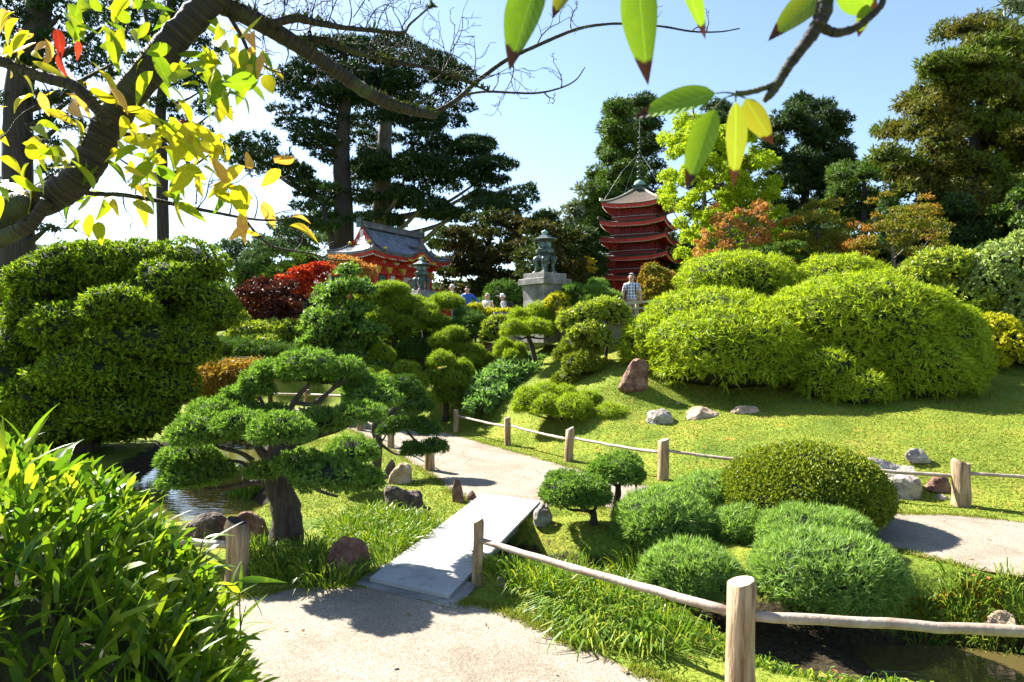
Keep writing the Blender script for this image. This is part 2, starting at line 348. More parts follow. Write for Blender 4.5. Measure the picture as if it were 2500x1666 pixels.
def ground_material():
    m, nt = newmat('garden_ground'); L = nt.links; tc = node(nt, 'ShaderNodeTexCoord'); O = tc.outputs['Object']
    n1 = node(nt, 'ShaderNodeTexNoise', Scale=.9, Detail=7.0, Roughness=.65); L.new(O, n1.inputs['Vector'])
    lawn = ramp(nt, [(.28, (.07, .12, .016)), (.44, (.14, .19, .022)), (.58, (.21, .235, .030)), (.74, (.28, .235, .05))], n1.outputs[0])
    n4 = node(nt, 'ShaderNodeTexNoise', Scale=22.0, Detail=4.0); L.new(O, n4.inputs['Vector'])
    sp = ramp(nt, [(.35, (.55, .6, .5)), (.6, (1, 1, 1))], n4.outputs[0]); col = mixc(nt, 1.0, lawn.outputs[0], sp.outputs[0], 'MULTIPLY')
    n5 = node(nt, 'ShaderNodeTexNoise', Scale=2.2, Detail=5.0, Roughness=.7); L.new(O, n5.inputs['Vector'])
    br = ramp(nt, [(.62, (0, 0, 0)), (.70, (1, 1, 1))], n5.outputs[0]); col = mixc(nt, br.outputs[0], col, (.30, .19, .035))
    at = node(nt, 'ShaderNodeAttribute', attribute_name='soil_and_shade')
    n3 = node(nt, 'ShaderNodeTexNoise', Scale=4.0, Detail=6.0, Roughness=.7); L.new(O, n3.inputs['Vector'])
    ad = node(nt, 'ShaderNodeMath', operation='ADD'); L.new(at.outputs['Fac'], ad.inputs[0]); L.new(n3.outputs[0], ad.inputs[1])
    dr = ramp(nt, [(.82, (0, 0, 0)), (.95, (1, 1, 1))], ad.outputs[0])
    soil_and_shade = ramp(nt, [(.35, (.016, .013, .008)), (.65, (.05, .038, .02))], n4.outputs[0])  # dark earth, which also carries the painted shade of the near bank
    col = mixc(nt, dr.outputs[0], col, soil_and_shade.outputs[0])
    b = node(nt, 'ShaderNodeBsdfPrincipled', Roughness=.95); b.inputs['Specular IOR Level'].default_value = .1; L.new(col, b.inputs['Base Color'])
    bp = node(nt, 'ShaderNodeBump', Strength=.7, Distance=.03); L.new(n4.outputs[0], bp.inputs['Height']); L.new(bp.outputs[0], b.inputs['Normal'])
    o = node(nt, 'ShaderNodeOutputMaterial'); L.new(b.outputs[0], o.inputs[0]); return m
def water_material(name, col, ripple, sc):
    m, nt = newmat(name); L = nt.links; tc = node(nt, 'ShaderNodeTexCoord')
    mp = node(nt, 'ShaderNodeMapping'); mp.inputs['Rotation'].default_value = (0, 0, .35); mp.inputs['Scale'].default_value = (1.0, 2.6, 1); L.new(tc.outputs['Object'], mp.inputs[0])
    nz = node(nt, 'ShaderNodeTexNoise', Scale=sc, Detail=3.0, Distortion=.4); L.new(mp.outputs[0], nz.inputs['Vector'])
    b = node(nt, 'ShaderNodeBsdfPrincipled', Roughness=.03, IOR=1.42); b.inputs['Base Color'].default_value = rgba(col); b.inputs['Specular IOR Level'].default_value = .5
    bp = node(nt, 'ShaderNodeBump', Strength=ripple, Distance=.03); L.new(nz.outputs[0], bp.inputs['Height']); L.new(bp.outputs[0], b.inputs['Normal'])
    o = node(nt, 'ShaderNodeOutputMaterial'); L.new(b.outputs[0], o.inputs[0]); return m
M['path'] = path_material(); M['ground'] = ground_material()
M['pond'] = water_material('pond_water', (.085, .080, .016), .16, 3.2)
M['stream'] = water_material('stream_water', (.07, .055, .018), .12, 5.0)

# ------------------------------------------------------------------ terrain
FENCE = np.array([(-80, 40), (-14, 27.5), (-7, 25.5), (-3.2, 21.5), (-1.5, 18.4), (-.1, 16), (1.15, 13.9), (2.67, 12.05), (4.6, 10.9), (6.7, 10.2), (10, 9.3), (16, 8.3), (80, 2)], float)
POND = np.array([(-3.9, 9.8), (-5, 9.3), (-6.4, 9.3), (-7.4, 12), (-8, 15), (-8.9, 18), (-8.4, 19.3), (-7, 18.8), (-5.6, 16), (-4.9, 14), (-4.6, 12.3), (-3.8, 11.2)], float)
STREAM = np.array([(-.25, 8.5), (.7, 7.9), (1.7, 7.1), (2.6, 6.45), (3.4, 6.3), (4.3, 6.3), (5.3, 5.9), (7, 5.1), (12, 3.8)], float)
PATH_FRONT = np.array([(-9, 1), (-9, 4.6), (-5, 5.6), (-3.6, 6.1), (-2.76, 6.4), (-2.2, 6.7), (-1.5, 6.85), (-.9, 6.6), (-.57, 6.35), (-.27, 6.36), (.14, 5.94), (.5, 5.5), (.91, 5.06), (1.3, 4.75), (2.0, 4.2), (3, 3.3), (3.2, 1)], float)
PATH_MAIN = np.array([(-.6, 10.3), (.45, 9.95), (.6, 10.25), (1.5, 10.0), (3, 9.3), (4.3, 8.3), (4.9, 7.4), (5.5, 6.75), (7, 6.2), (14, 4.6), (14, 7.3), (6.93, 9.24), (6.3, 9.56), (5.4, 9.68), (3.9, 10.5), (2.16, 11.6), (1.18, 13.1), (-.1, 15.3), (-1.42, 17.6), (-2.84, 20.2), (-4.6, 23), (-7.5, 25.2), (-9, 24.2), (-6.2, 21.6), (-4.2, 18.4), (-2.75, 15.4), (-1.6, 12.8), (-1.0, 11.2)], float)
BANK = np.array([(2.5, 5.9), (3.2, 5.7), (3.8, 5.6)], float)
def seg_dist(x, y, poly, closed=False):
    d = np.full(x.shape, 1e9); q = np.vstack([poly, poly[:1]]) if closed else poly
    for a, b in zip(q[:-1], q[1:]):
        ab = b - a; t = np.clip(((x - a[0]) * ab[0] + (y - a[1]) * ab[1]) / (ab @ ab), 0, 1)
        d = np.minimum(d, np.hypot(x - a[0] - t * ab[0], y - a[1] - t * ab[1]))
    return d
def inside(x, y, poly):
    r = np.zeros(x.shape, bool); q = np.vstack([poly, poly[:1]])
    for a, b in zip(q[:-1], q[1:]):
        c = (a[1] > y) != (b[1] > y)
        with np.errstate(divide='ignore', invalid='ignore'): r ^= c & (x < (b[0] - a[0]) * (y - a[1]) / (b[1] - a[1]) + a[0])
    return r
def sdist(x, y, poly):
    d = seg_dist(x, y, poly, True); return np.where(inside(x, y, poly), d, -d)
CTRL = [(x, y, 0.0) for x, y in FENCE[1:-1]] + [tuple(P(*q)) for q in (
    (1700, 975, 16.5), (1500, 850, 20), (1550, 925, 17), (1960, 1005, 15.2), (2250, 950, 17), (2500, 930, 18), (2500, 1050, 13.2), (2000, 1080, 12.6),
    (2110, 1140, 11.4), (1320, 985, 17.6), (1330, 850, 22.5), (1180, 845, 23.6), (1120, 905, 22.2), (1400, 1010, 16.4), (1640, 1020, 15.4), (1830, 1000, 15.6))] + [
    (-1.2, 25, 2.75), (1.5, 24.5, 2.75), (3.8, 21.6, 2.75), (6.5, 23, 2.8), (10, 24, 2.6), (15, 22, 2.2), (-4, 27, 2.3), (-4, 29, 3.0), (-8, 31, 3.2), (-14, 33, 2.6),
    (-6, 36, 4.0), (0, 32, 3.2), (7, 37, 3.8), (15, 33, 3.4), (22, 26, 2.5), (22, 16, 1.8), (14, 14, 1.2), (-25, 36, 1.5)]
CTRL = np.array(CTRL)
def _phi(r2): return np.where(r2 > 1e-12, .5 * r2 * np.log(np.maximum(r2, 1e-12)), 0)
def _tps_fit(c, lam=.15):
    n = len(c); K = _phi(((c[:, None, :2] - c[None, :, :2]) ** 2).sum(-1)) + lam * np.eye(n)
    Q = np.hstack([np.ones((n, 1)), c[:, :2]]); S = np.block([[K, Q], [Q.T, np.zeros((3, 3))]])
    return np.linalg.solve(S, np.concatenate([c[:, 2], np.zeros(3)]))
_W = _tps_fit(CTRL)
def ground_z(x, y):
    x, y = np.atleast_1d(np.asarray(x, float)), np.atleast_1d(np.asarray(y, float)); sh = x.shape; x, y = x.ravel(), y.ravel()
    n = len(CTRL); h = _W[n] + _W[n + 1] * x + _W[n + 2] * y
    for i in range(n): h = h + _W[i] * _phi((x - CTRL[i, 0]) ** 2 + (y - CTRL[i, 1]) ** 2)
    far = sstep(30, 42, y) * 1.0; far = np.maximum(far, sstep(18, 30, np.abs(x)))
    h = np.clip(h, 0, 4.6) * (1 - far) + 3.4 * far
    d = seg_dist(x, y, FENCE); d = np.where(y > np.interp(x, FENCE[:, 0], FENCE[:, 1]), d, -d)
    z = h * sstep(.1, 1.6, d)
    z += .035 * np.sin(x * 2.1 + .7 * y) * np.cos(y * 1.7 - .4 * x) * sstep(.2, 1.5, d)
    z -= .85 * sstep(-.25, .8, sdist(x, y, POND))
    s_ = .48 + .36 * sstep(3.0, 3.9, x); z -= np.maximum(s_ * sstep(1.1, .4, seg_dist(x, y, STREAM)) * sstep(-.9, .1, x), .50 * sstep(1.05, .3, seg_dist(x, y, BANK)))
    return z.reshape(sh)
def gz(x, y): return float(ground_z(np.array([x]), np.array([y]))[0])
def axis(lo, hi, fine0, fine1, step):
    c = np.arange(fine0, fine1, step); a = fine0 - np.geomspace(.2, fine0 - lo, 26)[::-1]; b = fine1 + np.geomspace(.2, hi - fine1, 26)
    return np.concatenate([a, c, b])
gx, gy = axis(-1500, 1500, -13, 13, .15), axis(-60, 2500, 3.2, 31, .15)
def soil_and_shade_at(x, y):
    s = sstep(1.1, .35, seg_dist(x, y, STREAM)) * sstep(-.9, .1, x) * .8 + .75 * sstep(1.1, .5, seg_dist(x, y, BANK)) + sstep(-.5, .1, sdist(x, y, POND)) * .7  # bank term darkens the near slope for juniper shade; others are bare earth
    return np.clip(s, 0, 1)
def add_attr(o, name, vals):
    at = o.data.attributes.new(name, 'FLOAT', 'POINT'); at.data.foreach_set('value', vals.astype(np.float32))
V, f = grid(lambda U, W: np.stack([U, W, ground_z(U, W)], -1), gx, gy)
ground = kind(build('ground', [(V, f, 0, True)], M['ground']), 'structure')
add_attr(ground, 'soil_and_shade', soil_and_shade_at(V[:, 0], V[:, 1]))

def sheet(name, poly, z, mat, step=.12, jitter=.05):
    """a flat path with an uneven rim, cut from a fine grid; 'edge_dirt' rises towards the rim"""
    q = []
    for a, b in zip(poly, np.roll(poly, -1, 0)):
        k = max(1, int(np.linalg.norm(b - a) / .15))
        for t in np.linspace(0, 1, k, endpoint=False): q.append(a + (b - a) * t)
    q = np.array(q); q += rng.normal(size=q.shape) * jitter * .5
    bm = bmesh.new(); vs = [bm.verts.new((x, y, z)) for x, y in q]; bm.faces.new(vs)
    x0, y0 = q.min(0); x1, y1 = q.max(0)
    for ax, lo, hi in ((0, x0, x1), (1, y0, y1)):
        for t in np.arange(lo + step, hi, step * (2 if hi - lo > 12 else 1.5)):
            co, no = [0, 0, z], [0, 0, 0]; co[ax] = t; no[ax] = 1
            bmesh.ops.bisect_plane(bm, geom=bm.verts[:] + bm.edges[:] + bm.faces[:], plane_co=co, plane_no=no)
    me = bpy.data.meshes.new(name); bm.to_mesh(me); bm.free(); me.materials.append(mat)
    o = bpy.data.objects.new(name, me); C.objects.link(o); OFF[o.name] = np.zeros(3)
    co = np.array([v.co[:] for v in me.vertices]); d = np.abs(sdist(co[:, 0], co[:, 1], poly))
    add_attr(o, 'edge_dirt', .55 * np.exp(-d / .16)); return o
kind(sheet('path_foreground', PATH_FRONT, .012, M['path']), 'structure')
kind(sheet('path_winding', PATH_MAIN, .012, M['path']), 'structure')
kind(build('water_pond', [grid(lambda U, W: np.stack([U, W, U * 0 - .30], -1), np.linspace(-9.6, -3.2, 3), np.linspace(8.6, 20, 3))], M['pond']), 'structure')
sw = []
for a, b in zip(STREAM[:-1], STREAM[1:]):
    pass
t_ = nrm(np.gradient(STREAM, axis=0)); nl = np.stack([-t_[:, 1], t_[:, 0]], 1)
SW = STREAM[3:]; nl = nl[3:]; sv = np.concatenate([np.c_[SW + nl * .55, np.full(len(SW), -.60)], np.c_[SW - nl * .55, np.full(len(SW), -.60)]]); n_ = len(SW)
kind(build('water_stream', [(sv, [[i, i + n_, i + n_ + 1, i + 1] for i in range(n_ - 1)], 0, False)], M['stream']), 'structure')

# short turf: blades where the lawn can be told into blades
def scatter(n, x0, x1, y0, y1, keep):
    x, y = rng.uniform(x0, x1, n), rng.uniform(y0, y1, n); k = keep(x, y); return x[k], y[k]
def lawn_ok(x, y):
    return (sdist(x, y, PATH_FRONT) < .04 * rng.normal(size=x.shape)) & (sdist(x, y, PATH_MAIN) < .04 * rng.normal(size=x.shape)) & (sdist(x, y, POND) < -.1) & (soil_and_shade_at(x, y) < rng.uniform(.1, .8, x.shape))
def turf(n, *b, L=.05, W=.016):
    x, y = scatter(n, *b, lawn_ok); p = np.stack([x, y, ground_z(x, y) - .005], 1)
    d = nrm(A(0, 0, .8) + rng.normal(size=p.shape) * .65); d[:, 2] = np.abs(d[:, 2]); return blade_parts(blades(p, d, L, W, 'tri'))
parts = turf(55000, -4.5, 5.5, 4.3, 11, L=.030, W=.012) + turf(110000, -5, 11.5, 9.5, 17, L=.036, W=.022) + turf(50000, -6, 14, 16, 24, L=.05, W=.026)
g_ = kind(build('grass', parts, M['lawn']), 'stuff'); g_['label'] = 'short mossy turf covering the banks and the hillside'; g_['category'] = 'grass'

# ------------------------------------------------------------------ slab bridge
S_N, S_F = (A(-1.44, 6.9, 0), A(-.59, 6.42, 0)), (A(-.46, 10.75, 0), A(.42, 10.2, 0))
def quad_slab(nl, nr, fr, fl, z0, z1, lift=0.0):
    q = [nl, nr, fr, fl]; v = np.array([A(p[0], p[1], z0) for p in q] + [A(p[0], p[1], z1) for p in q])
    return v, [[3, 2, 1, 0], [4, 5, 6, 7], [0, 1, 5, 4], [1, 2, 6, 5], [2, 3, 7, 6], [3, 0, 4, 7]]
br = thing('slab_bridge', 'pale concrete slab footbridge crossing the planted ditch between the two paths', 'bridge', (-.5, 8.5, .05))
build('deck_slab', [quad_slab(S_N[0], S_N[1], S_F[1], S_F[0], .022, .058)], M['concrete'], br)
ax_ = nrm((S_F[0] + S_F[1] - S_N[0] - S_N[1])); sx_ = nrm(S_N[1] - S_N[0])
build('footing', [quad_slab(S_N[0] - sx_ * .12 - ax_ * .13, S_N[1] + sx_ * .14 - ax_ * .15, S_N[1] + sx_ * .14 + ax_ * .5, S_N[0] - sx_ * .10 + ax_ * .5, -.3, .0215)], M['plinth'], br)
build('footing', [quad_slab(S_F[0] - sx_ * .08 - ax_ * .5, S_F[1] + sx_ * .08 - ax_ * .5, S_F[1] + sx_ * .08, S_F[0] - sx_ * .08, -.3, .0215)], M['plinth'], br)
build('beam', [quad_slab(S_N[0] + sx_ * .1 + ax_ * .4, S_N[1] - sx_ * .1 + ax_ * .4, S_F[1] - sx_ * .1 - ax_ * .4, S_F[0] + sx_ * .1 - ax_ * .4, -.14, .0205)], M['plinth'], br)

# ------------------------------------------------------------------ fences
def post_mesh(x, y, z0, top, r, lean=(0, 0)):
    zs = np.array([z0 - .15, z0 + .02, z0 + .3 * (top - z0), z0 + .6 * (top - z0), top - .02, top - .004])
    k = (zs - z0) / max(top - z0, .01)
    p = np.stack([x + lean[0] * k + rng.normal(size=6) * .004, y + lean[1] * k, zs], 1)
    v, f = tube(p, [r * 1.06, r * 1.05, r * 1.0, r * .98, r, r * .93], 20, cap=False, rough=.012)
    return v, f, p[-1]
def post(parent, x, y, top, r, lean=(0, 0), z0=None):
    z0 = gz(x, y) if z0 is None else z0
    v, f, e = post_mesh(x, y, z0, top, r, lean)
    ring = v[-20:]; c = ring.mean(0) + A(0, 0, .006)
    cv = np.vstack([ring, c[None]]); cf = np.array([[i, (i + 1) % 20, 20] for i in range(20)])
    o = build('post', [(v, f, 0, True), (cv, cf, 1, True)], [M['post'], M['post_end']], parent); return e
def rail(parent, p, q, r0, r1, sag=.0, n=14):
    t = np.linspace(0, 1, n)[:, None]; pts = A(*p) * (1 - t) + A(*q) * t
    pts[:, 2] += -sag * np.sin(np.pi * t[:, 0]) + rng.normal(size=n) * .003; pts[:, :2] += rng.normal(size=(n, 2)) * .003
    r = r0 + (r1 - r0) * t[:, 0]; r = r * (1 + .06 * (rng.random(n) > .8))
    v, f = tube(pts, r, 12, rough=.01); return build('rail', [(v, f, 0, True)], M['rail'], parent)
fa = thing('rail_fence', 'log post and pale pole fence along the foreground path', 'fence', (1.61, 4.77, 0))
pA, pB = A(1.60, 4.77, 0), A(-.35, 6.84, 0)
post(fa, 1.60, 4.77, P(1805, 1418, 4.77)[2], .098); post(fa, -.35, 6.84, .66, .052, (.015, 0))
rail(fa, (-.33, 6.83, P(1175, 1318, 6.84)[2]), (1.55, 4.82, P(1770, 1497, 4.8)[2]), .029, .036, .01)
e_ = P(2500, 1540, 4.45); rail(fa, (1.66, 4.75, P(1840, 1505, 4.75)[2]), tuple(P(2600, 1548, 4.42)), .036, .036, .0); post(fa, 3.75, 4.40, .68, .09)
fb = thing('rail_fence', 'row of log posts and pale rail below the pruned pads on the hill', 'fence', (1.15, 13.9, 0))
bp_ = [(-1.5, 18.4, .60, .075), (-.1, 16, .66, .075), (1.15, 13.9, .67, .09), (2.67, 12.05, .71, .098), (4.6, 10.95, .67, .09), (6.68, 10.15, .66, .125), (10.5, 9.3, .66, .1)]
for x, y, h, r in bp_: post(fb, x, y, gz(x, y) + h, r, (rng.normal() * .015, 0))
for (x, y, h, r), (x2, y2, h2, r2) in zip(bp_[:-1], bp_[1:]):
    rail(fb, (x, y, gz(x, y) + h * .74), (x2, y2, gz(x2, y2) + h2 * .66), .026, .03, .015)
fc = thing('rail_fence', 'log post fence between the winding path and the pond bank', 'fence', (-1.56, 12.9, 0))
cp_ = [(-1.56, 12.9, .6, .095), (-2.77, 15.6, .62, .08), (-4.15, 18.6, .6, .08), (-6.3, 22.2, .62, .08)]
for x, y, h, r in cp_: post(fc, x, y, h, r)
for (x, y, h, r), (x2, y2, h2, r2) in zip(cp_[:-1], cp_[1:]): rail(fc, (x, y, h * .55), (x2, y2, h2 * .6), .02, .02, .01)
fd = thing('rail_fence', 'pale rail fence glimpsed through the big cloud pine', 'fence', (-6.5, 25.8, 0))
dp_ = [(-10.2, 26.2), (-7.8, 25.9), (-5.6, 24.6)]
for x, y in dp_: post(fd, x, y, gz(x, y) + .62, .1)
for (x, y), (x2, y2) in zip(dp_[:-1], dp_[1:]): rail(fd, (x, y, gz(x, y) + .42), (x2, y2, gz(x2, y2) + .42), .045, .045)
fe = thing('log_post', 'short log post with dark wet top behind the near bamboo leaves', 'post', (-2.8, 6.96, 0))
x, y = -2.8, 6.96; v, f, e = post_mesh(x, y, 0, P(580, 1272, 6.96)[2], .112)
cv = np.vstack([v[-20:], v[-20:].mean(0)[None]])
build('shaft', [(v, f, 0, True)], M['post'], fe); build('top', [(cv, np.array([[i, (i + 1) % 20, 20] for i in range(20)]), 0, True)], M['bark_dark'], fe)
rail(fe, (-2.8, 6.96, .36), (-5.2, 7.6, .36), .04, .04)
# ------------------------------------------------------------------ rocks
def rock(px, py, w, h, z, mat, label, seed, deep=.8, sharp=.5, lean=0.0, name='rock'):
    """px,py: middle of the rock's foot in the photograph; z: height of the ground there"""
    Y = F * (EYE - z) / (py - CY) if py > CY + 20 else z
    if py <= CY + 20: Y = deep_y
    c = P(px, py, Y); k = Y / F
    r = A(w * k / 2, w * k / 2 * deep, h * k)
    v, f = ico(4); o = []; rr = random.Random(seed * 13 + 5); v = v.copy()
    for i in range(11):                                     # broken faces
        n = nrm(A(rr.gauss(0, 1), rr.gauss(0, 1), rr.gauss(.25, .7))); e = rr.uniform(.62, .9); t = v @ n; v -= np.maximum(t - e, 0)[:, None] * n * (.65 + .35 * sharp)
    for p in v:
        q = Vector(p) * 1.0 + Vector((seed * 7.3, seed * 3.1, seed * 1.7))
        n = mnoise.noise(q * 1.1) * .22 + mnoise.noise(q * 2.6) * .11 + abs(mnoise.noise(q * 5.3)) * .07 * sharp + mnoise.noise(q * 11) * .03
        o.append(p * (1 + n))
    o = np.array(o); o[:, 2] = np.where(o[:, 2] < 0, o[:, 2] * .35, o[:, 2]); o /= np.array([np.abs(o[:, 0]).max(), np.abs(o[:, 1]).max(), o[:, 2].max()])
    o = o * r; o[:, 0] += lean * o[:, 2]
    base = A(c[0], c[1], c[2]); base[2] = min(base[2], gz(c[0], c[1]) + .0)
    return tag(build(name, [(o + base, f, 0, sharp < .4)], mat, loc=base), label, 'rock')
rocks = [
 (980, 1240, 115, 58, 0, 'rock_dark', 'pitted dark lava rock on the bank below the small standing stone', .9, .9, 0),
 (978, 1180, 64, 50, 0, 'rock_tan', 'small tan standing stone with a flat lit face behind the dark lava rock', .6, .3, .15),
 (944, 1168, 34, 46, 0, 'rock_dark', 'narrow dark stone leaning behind the tan standing stone', .7, .5, .3),
 (1121, 1226, 32, 56, 0, 'rock_red', 'upright red-brown stone like a stump at the left corner of the slab', .8, .6, -.1),
 (1152, 1222, 28, 24, 0, 'rock_red', 'low reddish stone beside the upright stump-like stone', .8, .6, 0),
 (838, 1400, 130, 92, 0, 'rock_red', 'big dark red boulder in the shade at the foot of the cloud pine', .8, .6, 0),
 (600, 1318, 120, 70, 0, 'rock_red', 'brown pond edge boulder behind the wet topped log post', .7, .6, 0),
 (510, 1316, 130, 66, 0, 'rock_dark', 'wide dark pond edge boulder left of the log post', .6, .5, 0),
 (1324, 1272, 50, 44, 0, 'rock_grey', 'small grey rock at the right corner of the slab by the twin bonsai', .9, .6, 0),
 (1228, 1428, 36, 22, 0, 'rock_tan', 'small buff stone in the turf behind the slim fence post', .8, .4, 0),
 (1606, 1032, 80, 34, .62, 'rock_grey', 'pale block of rock leftmost of the row on the lawn', .8, .8, 0),
 (1714, 1030, 110, 38, .62, 'rock_tan', 'rounded tan rock in the middle of the row on the lawn', .8, .6, 0),
 (1824, 1016, 100, 26, .75, 'rock_tan', 'long low tan rock at the right end of the row on the lawn', .6, .6, 0),
 (1652, 998, 40, 18, .85, 'rock_tan', 'smallest rock lying just above the row on the lawn', .8, .6, 0),
 (1550, 928, 86, 70, 1.5, 'rock_red', 'upright red-brown rock at the left foot of the bamboo mound', .7, .6, .08),
 (2168, 1160, 200, 84, .30, 'rock_grey', 'large flat grey rock rising from the lawn behind the clipped dome', .7, .7, 0),
 (2238, 1124, 70, 30, .42, 'rock_grey', 'pale wedge of rock on the lawn above the far right post', .7, .7, 0),
 (2292, 1158, 70, 32, .32, 'rock_red', 'jagged reddish rock on the lawn beside the far right post', .7, .7, 0),
 (2180, 1208, 42, 28, .10, 'rock_grey', 'small rough rock between the clipped dome and the rail', .8, .7, 0),
 (1868, 1090, 60, 14, .55, 'rock_grey', 'sliver of flat pale rock showing above the clipped dome', .8, .4, 0),
 (2370, 1462, 100, 62, -.05, 'rock_tan', 'pale rounded rock on the stream bank at the right edge of the path', .8, .4, 0),
 (2452, 1430, 84, 46, 0, 'rock_tan', 'broken pale rock beside the path at the far right edge', .7, .7, 0),
 (2440, 1676, 130, 46, -.1, 'rock_grey', 'grey rock in the bottom right corner beside the stream', .7, .6, 0),
 (2300, 1212, 34, 12, .05, 'rock_grey', 'flat stone sunk in the turf near the far right post', .8, .4, 0),
 (1190, 862, 52, 30, 2.05, 'rock_red', 'brownish rock among the pines below the stone ledge', .8, .6, 0),
 (1330, 868, 30, 44, 1.9, 'rock_tan', 'gnarled pale stump on the slope beside the leaning pine', .7, .9, .3),
 (1428, 948, 46, 62, 1.15, 'rock_red', 'dark red rock behind the stacked dome shrub on the hillside', .7, .5, 0),
 (905, 1046, 56, 30, 0, 'rock_grey', 'pale rock on the pond bank behind the small cloud pine', .8, .5, 0),
]
deep_y = 22.0
for i, (px, py, w, h, z, m, lab, dp, sh, ln) in enumerate(rocks): rock(px, py, w, h, z, M[m], lab, i + 1, dp, sh, ln)

# ------------------------------------------------------------------ cloud-pruned trees and shrubs
STY = {  # length, width, shape, out, up, random, droop, cover
    'needle': (.11, .0155, 'tri', .9, .45, .45, .10, 2.2), 'spray': (.10, .026, 'leaf', 1.0, .25, .55, .10, 2.0),
    'scale': (.095, .042, 'tri', .8, .25, .75, .06, 1.6), 'bamboo': (.18, .030, 'tri', .6, .40, .85, .26, 1.9),
    'broad': (.13, .05, 'leaf', .8, .35, .6, .12, 1.9), 'maple': (.15, .08, 'leaf', .7, .0, .75, .10, 1.1),
    'tuft': (.21, .076, 'tri', .9, .30, .65, .05, 1.5), 'plume': (.26, .075, 'leaf', .8, .15, .6, .12, 1.5)}
CL = 4
def fan(p, n, m, L, o_, u_, r_):
    """m leaves spreading from every sprig"""
    a = dirs(n, o_ * .55, u_, r_ * .9); p = np.repeat(p - n * L * .25, m, 0); d = nrm(np.repeat(a, m, 0) + rng.normal(size=(len(p), 3)) * .5)
    return p + d * L * .12 * rng.random((len(p), 1)), d, np.repeat(n, m, 0) + rng.normal(size=(len(p), 3)) * .55
def foliage(name, lobes, style, mat, parent, sc=1.0, cover=1.0, core=.82, flat=.5, inner=.08, loc=None, zmin=-.85, lump=.09, gap=.25):
    L, W, shp, o_, u_, r_, dr, cv = STY[style]; L, W = L * sc, W * sc
    p, n = sample(lobes, cv * cover / (L * W * .5) / CL, flat, zmin, inner, lump, gap)
    p, d, sd_ = fan(p, n, CL, L, o_, u_, r_)
    pr = blade_parts(blades(p, d, L, W, shp, dr, sd_))
    if core: pr += core_parts(lobes, core, flat)
    return build(name, pr, [mat, M['twigs']], parent, loc)
def pad_lobes(px, py, w, h, Y, k=5, depth=.85, size=.52, dome=False):
    c = P(px, py, Y); q = Y / F; rx = w * q / 2; rz = h * q / 2
    # the pad sits on a flattened underside: shift the middle down so the outline keeps its height
    c = c - A(0, 0, rz * (.40 if dome else .22)); return lobes_of(c, A(rx * .97, rx * depth * 1.08, rz * (1.34 if dome else 1.16)), k, size)
def limb(name, parent, pts, r0, r1, mat, seg=8):
    p = smooth_path(pts, 4); t = np.linspace(0, 1, len(p)); v, f = tube(p, r0 + (r1 - r0) * t ** .8, seg, rough=.05)
    return build(name, [(v, f, 0, True)], mat, parent)
def niwaki(name, label, cat, Y, pads, trunk, style, mat, sc=1.0, group=None, tr=(.09, .05), bark='bark', k=4, cover=1.0, branch=True, core=.82, z0=None, grow=1.0):
    """trunk: px polyline from the ground up (px,py[,dY]); pads: (px,py,w,h[,dY])"""
    tp = [P(q[0], q[1], Y + (q[2] if len(q) > 2 else 0)) for q in trunk]
    b = tp[0].copy(); g = gz(b[0], b[1]); b[2] = min(b[2], g)
    root = thing(name, label, cat, b, group); tp[0] = b - A(0, 0, .05)
    limb('trunk', root, tp, tr[0], tr[1], M[bark], 10); top = tp[-1]
    for q in pads:
        dy = q[4] if len(q) > 4 else rng.uniform(-.12, .12) * Y * .06
        lb = pad_lobes(q[0], q[1], q[2] * grow, q[3] * grow, Y + dy, k + 3, .85 * grow, .43, True)
        foliage('foliage_pad', lb, style, mat, root, sc, cover, core, flat=.26, lump=.13, gap=.25)
        if branch:
            c = lb[0][0] - A(0, 0, lb[0][1][2] * .3); i = int(np.argmin([np.linalg.norm(t - c) for t in tp[1:]])) + 1
            s = tp[i]; m = (s + c) / 2 - A(0, 0, .12 * np.linalg.norm(c - s))
            if np.linalg.norm(c - s) > .15: limb('branch', root, [s, m, c], tr[1] * .62, tr[1] * .25, M[bark], 6)
    return root
def Z(ox, oy, s): return lambda *q: (ox + q[0] / s, oy + q[1] / s) + tuple(x / s for x in q[2:4]) + tuple(q[4:])
z8 = Z(350, 800, 2.614)
# the big cloud-pruned juniper left of the slab
pads = [z8(*q) for q in ((1040, 225, 350, 165, -.1), (1290, 265, 240, 140, .3), (840, 270, 270, 130, .35), (715, 360, 210, 170, .15), (600, 415, 190, 75, .3),
        (1430, 360, 290, 120, .55), (1460, 440, 330, 140, .3), (1380, 540, 310, 120, -.5), (520, 525, 420, 160, .15), (390, 640, 390, 200, -.3), (620, 600, 310, 140, -.7),
        (830, 530, 230, 85, .1), (880, 640, 385, 190, -1.0), (1130, 585, 280, 150, -.45), (290, 815, 350, 140, .0), (270, 950, 310, 140, -.2), (440, 905, 260, 150, -.05),
        (765, 905, 200, 95, -.45), (1010, 860, 330, 140, -.7), (1190, 930, 420, 160, -.9), (1360, 960, 320, 150, -.6))]
big = niwaki('cloud_juniper', 'big cloud-pruned juniper with thick dark trunk between the pond and the slab', 'tree', 8.1, pads,
        [z8(*q) for q in ((905, 1410), (918, 1260), (900, 1120), (862, 1000), (850, 900), (866, 780), (880, 700))], 'spray', M['big_pine'], .62, tr=(.205, .12), k=6, branch=False, grow=1.10)
